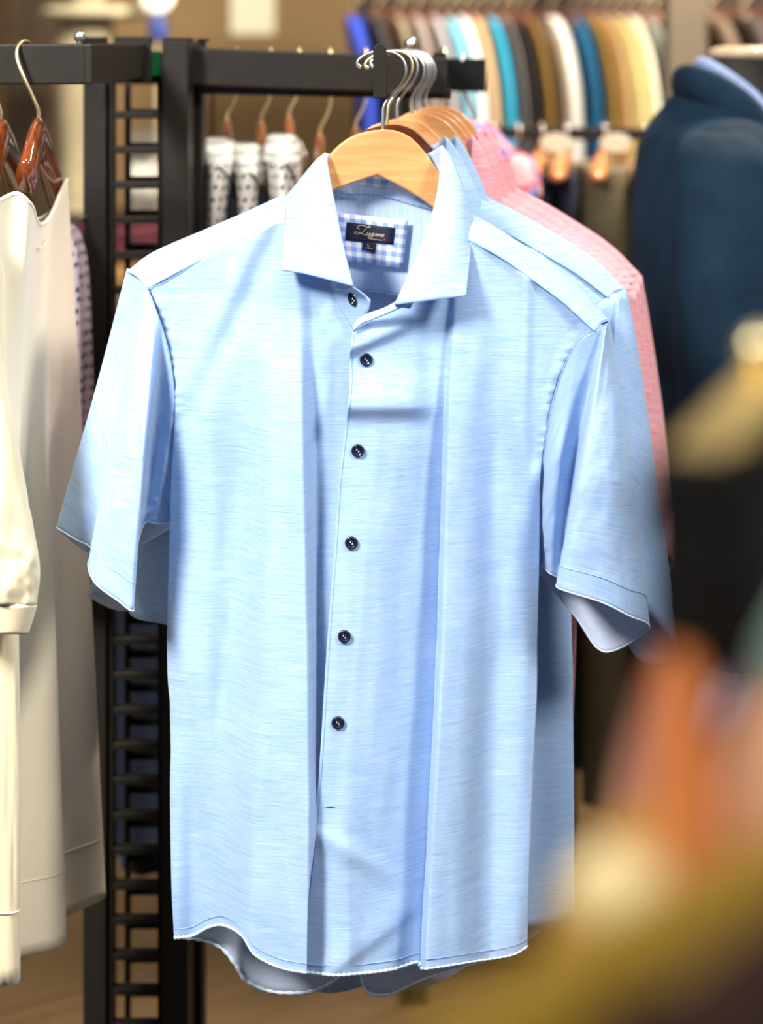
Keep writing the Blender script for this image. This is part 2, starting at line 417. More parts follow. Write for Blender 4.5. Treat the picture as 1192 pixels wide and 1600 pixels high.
# ------------------------------------------------------------------ the black garment rack
rack = thing('garment_rack', 'black metal garment rack with ladder post, side rail and straight arm', 'rack', (-.24, 2.48, 0))
DP = 2.48                                        # depth of the posts
def ux(u, d): return (u-U0)/F*d
def vz(v, d): return CZ-(v-V0)/F*d
ZT = vz(62, DP)
yaw = math.radians(-3)
box('post', ux(132, DP), ux(168, DP), DP, DP+.07, 0, vz(128, DP), M['black'], rack, rot=yaw)
box('post', ux(254, DP-.03), ux(295, DP-.03), DP-.03, DP+.012, 0, vz(63, DP-.03), M['black'], rack, rot=yaw)
box('post', ux(300, DP+.05), ux(317, DP+.05), DP+.05, DP+.09, 0, vz(64, DP+.05), M['black'], rack, rot=yaw)
box('post_web', ux(262, DP+.02), ux(300, DP+.02), DP+.012, DP+.05, 0, vz(70, DP), M['black2'], rack, rot=yaw)
box('post_cap', ux(256, DP), ux(300, DP), DP-.02, DP+.03, vz(63, DP), vz(59, DP), M['black2'], rack)
box('post_cap', ux(302, DP), ux(319, DP), DP+.045, DP+.09, vz(64, DP), vz(60, DP), M['black2'], rack)
# ladder panels: rails and rungs
for dd, ur, side in ((DP+.015, (171, 178), 0), (DP+.10, (196, 203), 1)):
    box('ladder_rail', ux(ur[0], dd), ux(ur[1], dd), dd-.006, dd+.012, .08, vz(120 if not side else 132, dd), M['black'], rack, rot=yaw)
box('ladder_rail', ux(247, DP+.015), ux(256, DP+.015), DP+.009, DP+.03, .08, vz(120, DP), M['black2'], rack)
box('ladder_rail', ux(250, DP+.10), ux(258, DP+.10), DP+.095, DP+.115, .08, vz(132, DP), M['black2'], rack)
step = 55*DP/F
for k in range(36):
    z = vz(180, DP)-k*step
    if z < .1: break
    box('rung', ux(176, DP), ux(249, DP), DP+.008, DP+.024, z-.0045, z+.0045, M['black'], rack, bev=.001)
    box('rung', ux(200, DP+.1), ux(252, DP+.1), DP+.096, DP+.11, z-.0045, z+.0045, M['black2'], rack, bev=.001)
# left hanging rail with its return arm
DL = 2.15
beam('hang_rail', (ux(136, DL), DL, vz(68.5, DL)), (ux(-700, DL), DL, vz(71, DL)), .026, 63/F*DL, M['black'], rack)
beam('return_arm', (ux(131, DL), DL-.012, vz(68.5, DL)), (ux(213, DP-.03), DP-.03, vz(67.5, DP)), .022, 63/F*DL, M['black'], rack)
box('bracket', ux(184, DP), ux(240, DP), DP-.03, DP-.018, vz(128, DP), vz(57, DP), M['black'], rack)
box('bracket', ux(132, DP), ux(168, DP), DP-.03, DP-.0, vz(75, DP), vz(58, DP), M['black2'], rack)
box('sticker', ux(238, DP), ux(251, DP), DP-.008, DP-.005, vz(118, DP), vz(80, DP), M['green'], rack, bev=0)
box('bracket_bar', ux(225, DP), ux(256, DP), DP+.0, DP+.008, vz(128, DP), vz(118, DP), M['black2'], rack)
st = ball('stud', P(124, 57, DL), .0062, M['chrome'], rack)
tube('stud_stem', [P(124, 70, DL), P(124, 60, DL)], .003, M['chrome'], rack)
# cross beam and the rail behind it
DB = 2.50
beam('cross_beam', P(296, 74, DB), P(700, 90, DB), .022, 58/F*DB, M['black'], rack)
beam('beam_flange', P(308, 131, DB+.02), P(706, 139, DB+.02), .02, 16/F*DB, M['black'], rack)
DR = 2.74
beam('rear_hang_rail', P(140, 78, DR), P(760, 92, DR), .02, 52/F*DR, M['black2'], rack)
for u in (290, 690):
    beam('rear_bracket', P(u, 82, DB+.01), P(u+ (596-u)*.09, 82, DR), .012, 40/F*DR, M['black2'], rack)
# straight arm towards the camera with its rounded end plate
A0 = np.array(P(594, 84, 1.985)); A1 = np.array(P(655, 84, 2.49))
beam('faceout_arm', A0, A1, .011, 66/F*2.0, M['black'], rack)
pp = [(583, 153), (583, 80)]+[(593.5-10.5*math.cos(a), 79-11*math.sin(a)) for a in np.linspace(0, math.pi, 12)]+[(604, 153)]
prism('end_plate', pp, 1.974, 1.984, M['black'], rack, bev=.0008)
def armx(d): return A0[0]+(A1[0]-A0[0])*(d-A0[1])/(A1[1]-A0[1])
ZA = A0[2]
sx_ = armx(2.36)
ball('stud', (sx_, 2.36, ZA+.010), .0075, M['chrome'], rack); tube('stud_stem', [(sx_, 2.36, ZA-.002), (sx_, 2.36, ZA+.008)], .003, M['chrome'], rack)

# ------------------------------------------------------------------ front hangers on the arm
HOOK = [(598, 214), (598, 190), (600, 166), (612, 148), (626, 132), (634, 112), (629, 93), (615, 83), (598, 80.5), (578, 83), (563, 91), (558, 100), (565, 105)]
HBODY = ([(228, 432), (300, 398), (380, 360), (443, 325), (480, 290), (505, 256), (520, 235), (545, 215), (570, 206), (597, 202), (622, 205), (645, 217), (668, 243), (690, 276), (735, 347), (800, 392), (870, 440), (918, 480)]
         + [(912, 496), (870, 462), (800, 415), (735, 372), (700, 344), (672, 321), (640, 299), (590, 273), (555, 284), (519, 298), (480, 318), (443, 346), (380, 378), (300, 415), (232, 447)])
_b = HBODY
HBODY = [tuple(p) for p in cr(_b[:18], 60)]+[tuple(p) for p in cr(_b[18:26], 30)]+[tuple(p) for p in cr(_b[25:], 24)][1:]
HD = 2.045
CONTACT = np.array([armx(HD), HD, ZA])
def make_xf(d, roll, squash, lengthen=1., dx=0., dz=0., bell=0., droop=0.):
    """place a copy of the front shirt on the arm at depth d, hung level (roll) and pressed flat (squash)"""
    c = np.array([armx(d), d, ZA+dz])
    def xf(W):
        q = W-CONTACT
        x = q[:, 0]; y = q[:, 1]; z = q[:, 2]
        z2 = (z+x*roll)*np.where(z < -.3, 1+(lengthen-1)*np.clip((-.3-z)/.55, 0, 1), 1)
        z2 = z2-.35*np.clip(-x-.17, 0, 1)*np.clip((-.30-z)/.12, 0, 1)
        z2 = z2-droop*np.clip(x-.165, 0, 1)*np.clip((-.30-z)/.12, 0, 1)
        x2 = x*1.03+dx*np.clip(-z/.085, 0, 1)+roll*np.minimum(-z, .30)+bell*np.clip(-z-.3, 0, 1)
        return np.stack([c[0]+x2, c[1]+y*squash, c[2]+z2], 1)
    return xf
def make_hanger(label, matbody, mathook, xf, group, thin=False, lift=0.):
    c = xf(CONTACT[None])[0] if xf else CONTACT
    t = thing('clothes_hanger', label, 'hanger', tuple(c), group)
    pts = np.array([P(u, v, HD) for u, v in HOOK])
    if xf: pts = xf(pts)
    hb = HBODY if not thin else [(u, v-2*math.exp(-((u-597)/170)**2)) for u, v in HBODY[:60]] + [(u, v-(30 if 430 < u < 760 else 2)*math.exp(-((u-597)/200)**2)) for u, v in HBODY[60:]]
    prism('hanger_body', hb, HD-.006, HD+.006, matbody, t, (lambda W: xf(W)+np.exp(-((W[:, :1]-CONTACT[0])/.075)**2)*np.array([[lift*.3, 0, lift]])) if xf else None, bev=.0022)
    tube('hook', pts, .0019, mathook, t, n=70)
    return t

# ------------------------------------------------------------------ the short-sleeved shirts
def vwarp(v, tab):
    a = np.array(tab, float); return np.interp(v, a[:, 0], a[:, 1])

A_TOP = [(232, 450), (285, 421), (340, 394), (395, 367), (443, 345), (480, 372), (508, 425), (551, 513)]
A_BOT = [(272, 1465), (300, 1462), (326, 1449), (350, 1446), (378, 1462), (398, 1492), (438, 1512), (479, 1520)]
A_LEFT = [(232, 450), (253, 505), (267, 565), (274, 630), (271, 690), (267, 760), (265, 850), (262, 950), (262, 1050), (268, 1130), (266, 1230), (268, 1380), (272, 1465)]
A_RIGHT = [(551, 513), (566, 560), (558, 680), (548, 800), (535, 930), (524, 1060), (510, 1190), (494, 1300), (482, 1400), (479, 1520)]
B_TOP = [(551, 513), (573, 492), (612, 478), (660, 440), (700, 395), (737, 378), (785, 405), (830, 437), (880, 474), (927, 518)]
B_BOT = [(476, 1518), (520, 1523), (560, 1521), (615, 1514), (652, 1503), (664, 1513), (740, 1502), (800, 1492), (824, 1478)]
B_LEFT = [(551, 513), (546, 560), (546, 610), (538, 680), (529, 760), (523, 850), (515, 950), (508, 1050), (502, 1150), (494, 1260), (484, 1360), (474, 1440), (470, 1518)]
B_BOT[0] = B_LEFT[-1]
B_RIGHT = [(927, 518), (895, 546), (868, 605), (852, 680), (844, 742), (843, 800), (842, 900), (840, 1000), (838, 1100), (833, 1200), (829, 1300), (826, 1400), (824, 1478)]

def depthA(G, s, t, fine):
    u, v = G[..., 0], G[..., 1]
    se = 2.014+.026*sst((v-560)/330)
    side = se-(se-1.988)*(1-(1-s)**2.6)
    top = 2.012-.022*s
    wt = sst(t/.26)
    d = top*(1-wt)+side*wt
    amp = .15+.85*sst((v-430)/280)
    ur = vwarp(v, [(400, 462), (470, 464), (640, 469), (1000, 477), (1250, 480), (1520, 479)])
    x = u-ur
    d += amp*np.where(x < 0, -.018*np.exp(x/70), -.018+.032*np.clip(x/24, 0, 1)**2*(3-2*np.clip(x/24, 0, 1)))
    u1 = vwarp(v, [(450, 400), (700, 372), (1000, 356), (1250, 336), (1500, 318)])
    d += .022*(.1+.9*sst((v-430)/330))*gau((u-u1)/34)
    u2 = vwarp(v, [(450, 420), (900, 420), (1500, 385)])
    d -= .005*gau((u-u2)/22)*amp
    d -= .005*gau((u-(365-(v-450)*.45))/22)*np.clip(1-(v-450)/230, 0, 1)      # pull from neck to armpit
    d += .005*gau((u-(392-(v-450)*.50))/22)*np.clip(1-(v-450)/260, 0, 1)
    d += .010*gau((u-300)/18)*np.clip((v-1050)/250, 0, 1)
    # armhole puckers
    ed = np.clip(1-s/.055, 0, 1)*sig((690-v)/14)
    d -= .0022*ed*(.5+.5*np.sin(v/3.1+1.9*np.sin(v/10.)))+.0015*ed
    if fine:
        d += .0022*fbm_grid(u, v, 1/45., 1/210., 3., 2)+.00018*fbm_grid(u, v, 1/34., 1/18., 9., 2)
        d += .003*np.clip((v-1380)/100, 0, 1)*np.sin(u/13.)*.5
    return d
def depthB(G, s, t, fine):
    u, v = G[..., 0], G[..., 1]
    se = 2.014+.026*sst((v-600)/330)
    side = se-(se-1.986)*(1-s**2.8)
    top = 1.988+.024*s
    wt = sst(t/.26)
    d = top*(1-wt)+side*wt
    uc = vwarp(v, [(430, 705), (600, 695), (800, 689), (1000, 683), (1200, 673), (1500, 657)])
    us = vwarp(v, [(500, 610), (700, 585), (1000, 560), (1500, 510)])
    amp = vwarp(v, [(480, .10), (600, .35), (760, .75), (1000, 1.), (1500, 1.15)])
    x = np.clip((u-us)/(uc-us), 0, 1)
    r = u-uc
    d += amp*np.where(r < 0, .038*x**1.3, .038*(1-np.clip(r/9, 0, 1)**2*(3-2*np.clip(r/9, 0, 1)))-.006*np.exp(-np.maximum(r, 0)/70)*np.clip(r/9, 0, 1))
    d += .013*gau((u-vwarp(v, [(460, 690), (560, 675), (660, 655)]))/26)*np.clip(1-(v-440)/260, 0, 1)
    d += .019*gau((u-vwarp(v, [(500, 770), (1000, 775), (1500, 760)]))/32)*(.2+.8*sst((v-430)/330))
    d -= .006*gau((u-vwarp(v, [(450, 822), (700, 818), (900, 830)]))/11)*np.clip(1-(v-600)/260, 0, 1)
    # soft horizontal rolls between the top buttons
    q = v-634; win = sig((668-u)/9)
    d -= .013*win*np.where(q < 0, gau(q/42), gau(q/17))
    q = v-(541-(u-555)*.42); win2 = sig((640-u)/12)
    d -= .009*win2*np.where(q < 0, gau(q/26), gau(q/11))
    q = v-(1300+(u-490)*.55)
    d -= .003*gau(q/18)*sig((600-u)/12)
    q = v-(1515-(u-520)*.75)
    d -= .0035*np.where(q < 0, gau(q/40), gau(q/14))*sig((640-u)/12)*np.clip((v-1350)/60, 0, 1)
    d += .016*np.clip((v-1180)/200, 0, 1)*np.clip(1-(u-470)/75, 0, 1)            # edge slips behind the other front
    d -= .005*np.clip(1-(v-513)/500, 0, 1)*np.clip(1-(u-540)/60, 0, 1)
    ed = np.clip(1-(1-s)/.05, 0, 1)*sig((735-v)/14)
    d -= .0020*ed*(.5+.5*np.sin(v/3.4+1.9*np.sin(v/11.)))+.0015*ed
    d -= .005*gau((u-838)/10)*gau((v-745)/22)
    if fine:
        d += .0022*fbm_grid(u, v, 1/45., 1/210., 23., 2)+.00018*fbm_grid(u, v, 1/34., 1/18., 29., 2)
        d += .0015*np.clip((v-1400)/100, 0, 1)*np.sin(u/11.)
    return d

def panel(name, top, bot, left, right, fdepth, nr, nc, mats, t_, xf, fine):
    G2 = coons(top, bot, left, right, nr, nc)
    s = np.linspace(0, 1, nc)[None, :]*np.ones((nr, 1)); t = np.linspace(0, 1, nr)[:, None]*np.ones((1, nc))
    G = np.concatenate([G2, fdepth(G2, s, t, fine)[..., None]], -1)
    o = patch(name, G, mats, t_, xf, solid=.0009, inner=True)
    return o, G

def shirt(label, cloth, inner, yokem, xf=None, fine=True, group=None, has_detail=True):
    loc = P(560, 1530, HD)
    if xf: loc = tuple(xf(np.array([loc]))[0])
    T = thing('short_sleeve_shirt', label, 'shirt', loc, group)
    cm = [cloth, inner]
    q = 1. if fine else .34
    oa, GA = panel('front_panel', A_TOP, A_BOT, A_LEFT, A_RIGHT, depthA, int(260*q), int(130*q), cm, T, xf, fine)
    ob, GB = panel('front_panel', B_TOP, B_BOT, B_LEFT, B_RIGHT, depthB, int(260*q), int(150*q), cm, T, xf, fine)
    if fine:
        for o, G, nm in ((oa, GA, 'hem'), (ob, GB, 'hem')):
            e = unproj(G[-1]); e[:, 1] -= .0004
            rr = .0011+.0004*np.sin(np.arange(len(e))*1.9)
            V, Fc = sweep(e, np.stack([rr, rr*1.6], 1), 6); mesh_obj(nm, V, Fc, M['stitch_l'], o)
            e = unproj(G[-1])+[0, -.0012, .009]; V, Fc = sweep(e, np.full((len(e), 2), .00035), 5); mesh_obj('hem_stitch', V, Fc, M['stitch'], o)
        # placket edge stitching
        e = unproj(GB[:, 2]); e[:, 1] -= .0007; V, Fc = sweep(e[3:], np.full((len(e)-3, 2), .0003), 5); mesh_obj('placket_stitch', V, Fc, M['stitch'], ob)
    # shoulder yokes: from the seam up over the ridge and down the back
    def yoke(seam, ridge, dz0, n1=24, n2=50, nm='shoulder_yoke'):
        S = cr(seam, n2); Rg = cr(ridge, n2); rows = []
        for k in np.linspace(0, 1, n1):
            p = S*(1-k)+Rg*k
            d = dz0[0]+(dz0[1]-dz0[0])*k**1.4
            p = p.copy(); p[:, 1] -= 5*math.sin(math.pi*k)
            rows.append(np.c_[p, np.full(n2, d)])
        for k in np.linspace(.08, 1, 10):
            rows.append(np.c_[Rg+[0, 44*k*k], np.full(n2, dz0[1]+.034*math.sin(k*math.pi/2))])
        G = np.array(rows)
        if fine: G[..., 2] += .0012*fbm_grid(G[..., 0], G[..., 1], 1/30., 1/30., 4.)
        return patch(nm, G, cm, T, xf, flip=True, solid=.0009, inner=True), G
    sl, gl = yoke([(230, 451), (285, 421), (340, 394), (395, 367), (446, 344)], [(198, 425), (240, 394), (325, 357), (385, 331), (446, 303)], (2.0085, 2.040))
    sr, gr = yoke([(731, 374), (785, 404), (830, 436), (880, 473), (929, 518)], [(724, 326), (780, 359), (830, 392), (900, 444), (953, 502)], (2.002, 2.040))
    if fine:
        for o, G in ((sl, gl), (sr, gr)):
            e = unproj(G[0]); e[:, 1] -= .0016; V, Fc = sweep(e, np.full((len(e), 2), .0005), 5); mesh_obj('shoulder_seam', V, Fc, M['stitch'], o)
    # back panel with its longer tail, seen from the inside through neck and hem
    nb = int(110*q)+10
    Gb = coons([(206, 424), (330, 372), (446, 320), (520, 330), (600, 345), (690, 350), (732, 350), (850, 430), (950, 503)],
               [(274, 1464), (312, 1468), (345, 1480), (368, 1508), (386, 1534), (428, 1550), (486, 1549), (524, 1530), (546, 1508), (560, 1514), (574, 1549), (610, 1553), (658, 1531), (720, 1512), (822, 1482)],
               [(206, 424), (250, 520), (272, 690), (268, 760), (265, 1000), (268, 1200), (274, 1464)],
               [(950, 503), (880, 600), (846, 742), (843, 800), (840, 1000), (832, 1250), (822, 1482)], int(90*q)+12, nb)
    s = np.linspace(0, 1, nb)[None, :]; t = np.linspace(0, 1, Gb.shape[0])[:, None]
    d = 2.046+.044*np.maximum(np.sin(np.pi*s)**.6*np.clip(t/.05, 0, 1), sig((s-.36)/.02)*sig((.70-s)/.02))+.010*t*np.sin(s*24+1.)
    Gb = np.concatenate([Gb, (d+0*Gb[..., 0])[..., None]], -1)
    bk = patch('back_panel', Gb, [cloth, inner] if xf is None else cm, T, xf, solid=.0009)
    if fine:
        bk.data.materials.clear(); bk.data.materials.append(inner); bk.data.materials.append(cloth); bk.modifiers['thick'].material_offset = 1
        e = unproj(Gb[-1]); rr = .0013+.0004*np.sin(np.arange(len(e))*2.1); V, Fc = sweep(e, np.stack([rr, rr*1.6], 1), 6); mesh_obj('hem', V, Fc, M['stitch_l'], bk)
    # inner back yoke (the lining seen through the neck)
    Gi = coons([(500, 250), (560, 262), (640, 268), (697, 262)], [(500, 444), (545, 452), (632, 463), (690, 470)], [(500, 250), (498, 350), (500, 444)], [(697, 262), (700, 350), (690, 470)], 30, 30)
    s = np.linspace(0, 1, 30)[None, :]*np.ones((30, 1))
    Gi = np.concatenate([Gi, (2.042+.034*np.clip(np.sin(np.pi*s), 0, 1)**.25)[..., None]], -1)
    iy = patch('inner_yoke', Gi, [yokem], T, xf, solid=.0008)
    # collar leaves folded over their stand
    def leaf(top, bot, left, right, dt, nm='collar', nr=36, nc=36):
        G = coons(top, bot, left, right, nr, nc)
        s = np.linspace(0, 1, nc)[None, :]; t = np.linspace(0, 1, nr)[:, None]
        d = (1-t)*((1-s)*dt[0]+s*dt[1])+t*((1-s)*dt[2]+s*dt[3])-dt[4]*np.sin(np.pi*s)*np.sin(np.pi*np.clip(t*.8+.1, 0, 1))
        return np.concatenate([G, d[..., None]], -1)
    GL = leaf([(441, 312), (455, 298), (476, 272), (494, 250), (508, 239)], [(440, 422), (476, 428), (512, 437), (551, 447)],
              [(441, 312), (443, 345), (442, 385), (440, 422)], [(508, 239), (514, 275), (524, 325), (536, 385), (551, 447)], (2.028, 2.030, 1.972, 1.957, .012))
    GR = leaf([(691, 227), (706, 250), (722, 290), (737, 334)], [(617, 476), (650, 472), (690, 467), (728, 462)],
              [(691, 227), (689, 262), (682, 310), (665, 365), (643, 420), (617, 476)], [(737, 334), (737, 370), (733, 415), (728, 462)], (2.032, 2.026, 1.957, 1.968, .012))
    cl = patch('collar', GL, cm, T, xf, solid=.0018)
    c2 = patch('collar', GR, cm, T, xf, solid=.0018)
    # fold the leaf back into the neck (stand)
    for G, col_, kk in ((GL, -1, 1), (GR, 0, -1)):
        e = G[:, col_]; rows = []
        for k in np.linspace(0, 1, 12):
            ee = e.copy(); ee[:, 0] -= kk*(22*k*k+2*k)-kk*2.5*math.sin(k*math.pi); ee[:, 1] += 6*k+46*k*np.exp(-(ee[:, 1]-228)/40.); ee[:, 2] += .004*math.sin(k*math.pi)+.018*k; rows.append(ee)
        patch('collar_stand', np.array(rows), [yokem], T, xf, solid=.0012)
    # back of the collar behind the hanger
    e = np.array([(508, 239, 2.032), (522, 242, 2.055), (560, 250, 2.075), (605, 255, 2.082), (645, 250, 2.075), (676, 236, 2.052), (691, 227, 2.034)])
    E = crd(e, 40); rows = [E+[0, 62*k*(1 if 1 else 0), .004*math.sin(k*3)] for k in np.linspace(0, 1, 8)]
    patch('collar_back', np.array(rows), [yokem], T, xf, solid=.0015)
    rows = [E+[0, 75*k, .006+.016*k] for k in np.linspace(0, 1, 8)]
    patch('collar_fall', np.array(rows), [cloth], T, xf, solid=.0015)
    # button stand at the throat
    Gs = leaf([(520, 436), (548, 446), (566, 457), (579, 469)], [(514, 438), (528, 474), (540, 496), (552, 515)], [(520, 436), (517, 437), (514, 438)], [(579, 469), (574, 488), (552, 515)], (1.985, 1.978, 1.998, 1.992, .002), nr=16, nc=16)
    patch('neck_band', Gs, cm, T, xf, solid=.0014)
    Gs = leaf([(551, 511), (563, 497), (577, 490), (600, 482), (622, 470)], [(552, 518), (566, 505), (580, 500), (604, 490), (640, 474)], [(551, 511), (552, 518)], [(622, 470), (640, 474)], (1.978, 1.972, 1.974, 1.962, .001), nr=10, nc=24)
    patch('neck_band', Gs, cm, T, xf, solid=.0022)
    # sleeves
    RL = [[(199, 425, 2.044), (150, 610, 2.060), (89, 825, 2.072)],
          [(213, 430, 2.036), (166, 640, 2.040), (117, 842, 2.050)],
          [(219, 437, 2.026), (178, 690, 2.028), (143, 857, 2.040)],
          [(224, 443, 2.018), (171, 705, 2.006), (138, 884, 2.012)],
          [(229, 450, 2.008), (190, 700, 1.984), (150, 912, 1.990)],
          [(236, 465, 2.003), (213, 705, 1.972), (184, 938, 1.978)],
          [(245, 490, 2.000), (225, 710, 1.968), (208, 954, 1.976)],
          [(254, 515, 2.003), (225, 715, 2.022), (203, 920, 2.040)],
          [(266, 565, 2.006), (238, 730, 2.040), (222, 824, 2.056)],
          [(273, 630, 2.012), (256, 745, 2.034), (248, 818, 2.052)],
          [(272, 690, 2.034), (274, 765, 2.050), (276, 816, 2.066)],
          [(264, 620, 2.078), (246, 730, 2.088), (220, 850, 2.094)],
          [(236, 500, 2.078), (184, 690, 2.088), (150, 868, 2.092)]]
    RR = [[(953, 502, 2.038), (985, 720, 2.022), (1012, 975, 2.030)],
          [(951, 504, 2.018), (968, 722, 1.992), (982, 962, 1.994)],
          [(949, 506, 2.008), (938, 722, 1.974), (940, 941, 1.974)],
          [(947, 507, 2.000), (909, 728, 1.972), (873, 919, 1.974)],
          [(944, 508, 2.004), (900, 740, 2.020), (876, 908, 2.040)],
          [(932, 513, 2.004), (890, 745, 2.032), (872, 903, 2.054)],
          [(898, 540, 2.002), (872, 745, 2.012), (858, 895, 2.048)],
          [(864, 625, 2.006), (852, 780, 2.026), (846, 884, 2.056)],
          [(844, 745, 2.032), (838, 840, 2.060), (838, 888, 2.076)],
          [(866, 650, 2.078), (872, 820, 2.088), (898, 962, 2.086)],
          [(915, 545, 2.078), (930, 790, 2.086), (943, 1018, 2.080)],
          [(946, 506, 2.062), (978, 750, 2.056), (1006, 990, 2.050)]]
    for rails, nm in ((RL, 'sleeve'), (RR, 'sleeve')):
        fl_ = rails is RL
        nt_, na_ = (70, 150) if fine else (24, 64)
        o, W = loft(nm, rails, nt_, na_, cm, T, xf, crinkle=.004 if fine else .003, seed=len(rails)*1.7, keep=True, solid=.0009, inner=True, flip=fl_)
        if fine:
            k = int(nt_*.90)
            c = W[k].mean(0); e = W[k]+(W[k]-c)/np.linalg.norm(W[k]-c, axis=1)[:, None]*.0008
            V, Fc = sweep(e, np.full((len(e), 2), .0004), 5, closed=True); mesh_obj('cuff_stitch', V, Fc, M['stitch'], o)
            V, Fc = sweep(W[-1], np.full((na_, 2), .0010), 6, closed=True); mesh_obj('cuff_edge', V, Fc, M['stitch_l'], o)
            e = W[0]; V, Fc = sweep(e, np.full((len(e), 2), .0008), 6, closed=True); mesh_obj('armhole_seam', V, Fc, M['stitch'], o)
    if not has_detail: return T
    # buttons
    prof = [(0, -.0016), (.0036, -.0016), (.0044, -.0024), (.0056, -.0026), (.0063, -.0018), (.0063, 0)]
    def surf(u, v):
        k = np.argmin((GB[..., 0]-u)**2+(GB[..., 1]-v)**2); return GB[..., 2].ravel()[k]
    for (u, v, tilt) in ((552, 468, .9), (572, 562, 0), (559, 704, 0), (549, 848, 0), (538, 994, 0), (528, 1129, 0)):
        d = surf(u, v)-.0015 if v > 500 else 1.984
        c = np.array(P(u, v, d)); V = []; na = 24
        for r, h in prof:
            for k in range(na):
                a = 2*math.pi*k/na; x, z, y = r*math.cos(a), r*math.sin(a), h
                if tilt: x, y = x*math.cos(tilt)+y*math.sin(tilt), y*math.cos(tilt)-x*.2; z = z-x*.5
                V.append(c+[x, y, z])
        Fc = grid_faces(len(prof), na, True)+[tuple(range(na))]
        bo = mesh_obj('button', V, Fc, M['navy_button'], T)
        for dx, dz in ((-.0009, .0009), (.0009, -.0009)):
            tube('thread', [c+[dx, -.0022, dz-.0006], c+[dx, -.0022, dz+.0006]], .0005, M['thread'], bo, res=6)
    d = surf(515, 1260)
    tube('buttonhole', [P(509, 1261, d-.001), P(515, 1259, d-.0016), P(523, 1261, d-.001)], [.0004, .0011, .0004], M['stitch'], T, n=12)
    # maker's patch inside the yoke
    def quad(c4, d4, n=8):
        c4 = np.array(c4, float); s = np.linspace(0, 1, n)[None, :, None]; t = np.linspace(0, 1, n)[:, None, None]
        g = (1-t)*((1-s)*c4[0]+s*c4[1])+t*((1-s)*c4[3]+s*c4[2])
        dd = np.full((n, n, 1), d4)
        return np.concatenate([g, dd], -1)
    DY = 2.066
    uvq = np.stack(np.meshgrid(np.linspace(0, .1, 8), np.linspace(0, .075, 8)), -1)
    pt = patch('gingham_patch', quad([(520, 331), (638, 345), (629, 419), (528, 406)], DY), [M['ging']], T, uvf=uvq, solid=.0006); tag(pt, 'blue and white gingham patch')
    uvq2 = np.stack(np.meshgrid(np.linspace(0, .03, 8), np.linspace(0, .02, 8)), -1)
    patch('gingham_band', quad([(562, 268), (608, 274), (606, 296), (560, 290)], 2.0665), [M['ging']], T, uvf=uvq2, solid=.0006)
    lb = patch('brand_label', quad([(542, 347), (617, 356), (614, 382), (540, 375)], DY-.0012), [M['label']], T, solid=.0006); tag(lb, 'navy woven label with beige script')
    patch('size_tab', quad([(568, 377), (588, 380), (586, 396), (567, 389)], DY-.0020), [M['label']], T, solid=.0004)
    z2 = lambda x, y: P(490+x*.2265, 220+y*.2265, DY-.0020)
    strokes = [[(318, 612), (303, 602), (306, 590), (325, 584), (350, 588), (380, 598), (394, 596), (385, 588), (368, 596), (350, 618), (332, 636), (305, 644), (284, 640), (283, 632), (300, 630), (322, 638), (348, 648), (366, 646)],
               [(374, 630), (366, 648), (374, 653), (390, 634), (384, 651), (393, 653)],
               [(414, 637), (400, 640), (397, 650), (408, 651), (416, 637), (404, 664), (388, 672), (374, 670), (380, 662), (404, 655)],
               [(436, 641), (422, 645), (420, 655), (431, 654), (439, 642), (434, 656), (442, 657)],
               [(448, 643), (443, 658), (450, 648), (460, 645), (456, 659), (464, 659)],
               [(480, 647), (468, 651), (467, 660), (478, 661), (487, 653), (480, 647)]]
    for st_ in strokes: tube('lettering', [z2(*p) for p in st_], .00030, M['lettering'], lb, res=5, n=len(st_)*4)
    tube('lettering', [z2(384+k*8, 675+k*1.0+(3 if k % 2 else -2)) for k in range(12)], .00022, M['lettering'], lb, res=4, n=40)
    ball('red_mark', z2(488, 683), .0010, M['red'], lb)
    z3 = lambda u, v: P(u, v, DY-.0027)
    tube('lettering', [z3(575, 380.5), z3(574.4, 384.5), z3(578, 385)], .0003, M['lettering'], lb, res=4)
    tube('lettering', [z3(571+k*1.6, 387+k*.25+(.8 if k % 2 else -.8)) for k in range(8)], .0002, M['lettering'], lb, res=4, n=24)
    # stand seam line
    tube('yoke_seam', [P(520, 303, 2.064), P(560, 303, 2.069), P(610, 308, 2.071), P(680, 325, 2.058)], .0006, M['stitch'], T, n=30)
    tube('yoke_seam', [P(540, 452, 2.064), P(590, 457, 2.071), P(640, 464, 2.066)], .0006, M['stitch'], T, n=20)
    return T

make_hanger('light wooden hanger inside the front blue shirt', M['lwood'], M['chrome'], None, 'hangers on the straight arm')
shirt('light blue short-sleeved shirt at the very front with navy buttons and open collar', M['blue'], M['blue_in'], M['blue_yoke'])

specs = [  # depth, roll, squash, lengthen, dx, dz, bell, colour, shirt label, hanger label, thin
    (2.135, .088, .42, 1.02, -.012, 0, .05, 'blue', 'light blue shirt directly behind the front shirt', 'dark mahogany hanger right behind the front wooden hanger', True),
    (2.185, .06, .38, .99, -.002, .006, .03, 'blue', 'light blue shirt just before the pink shirts, third on the arm', 'light wooden hanger of the third blue shirt', False),
    (2.235, .032, .38, .98, .016, .010, .01, 'pink', 'first pink shirt behind the blue shirts', 'light wooden hanger of the first pink shirt', False),
    (2.280, .040, .36, .98, .019, .011, .01, 'pink', 'second pink shirt counted from the blue shirts', 'light wooden hanger of the second pink shirt', False),
    (2.325, .026, .36, .98, .022, .013, .01, 'pink', 'third pink shirt counted from the blue shirts', 'light wooden hanger of the third pink shirt', False),
    (2.370, .037, .36, .98, .026, .014, .0, 'pink', 'rearmost pink shirt next to the cross beam', 'rearmost light wooden hanger on the straight arm', False)]
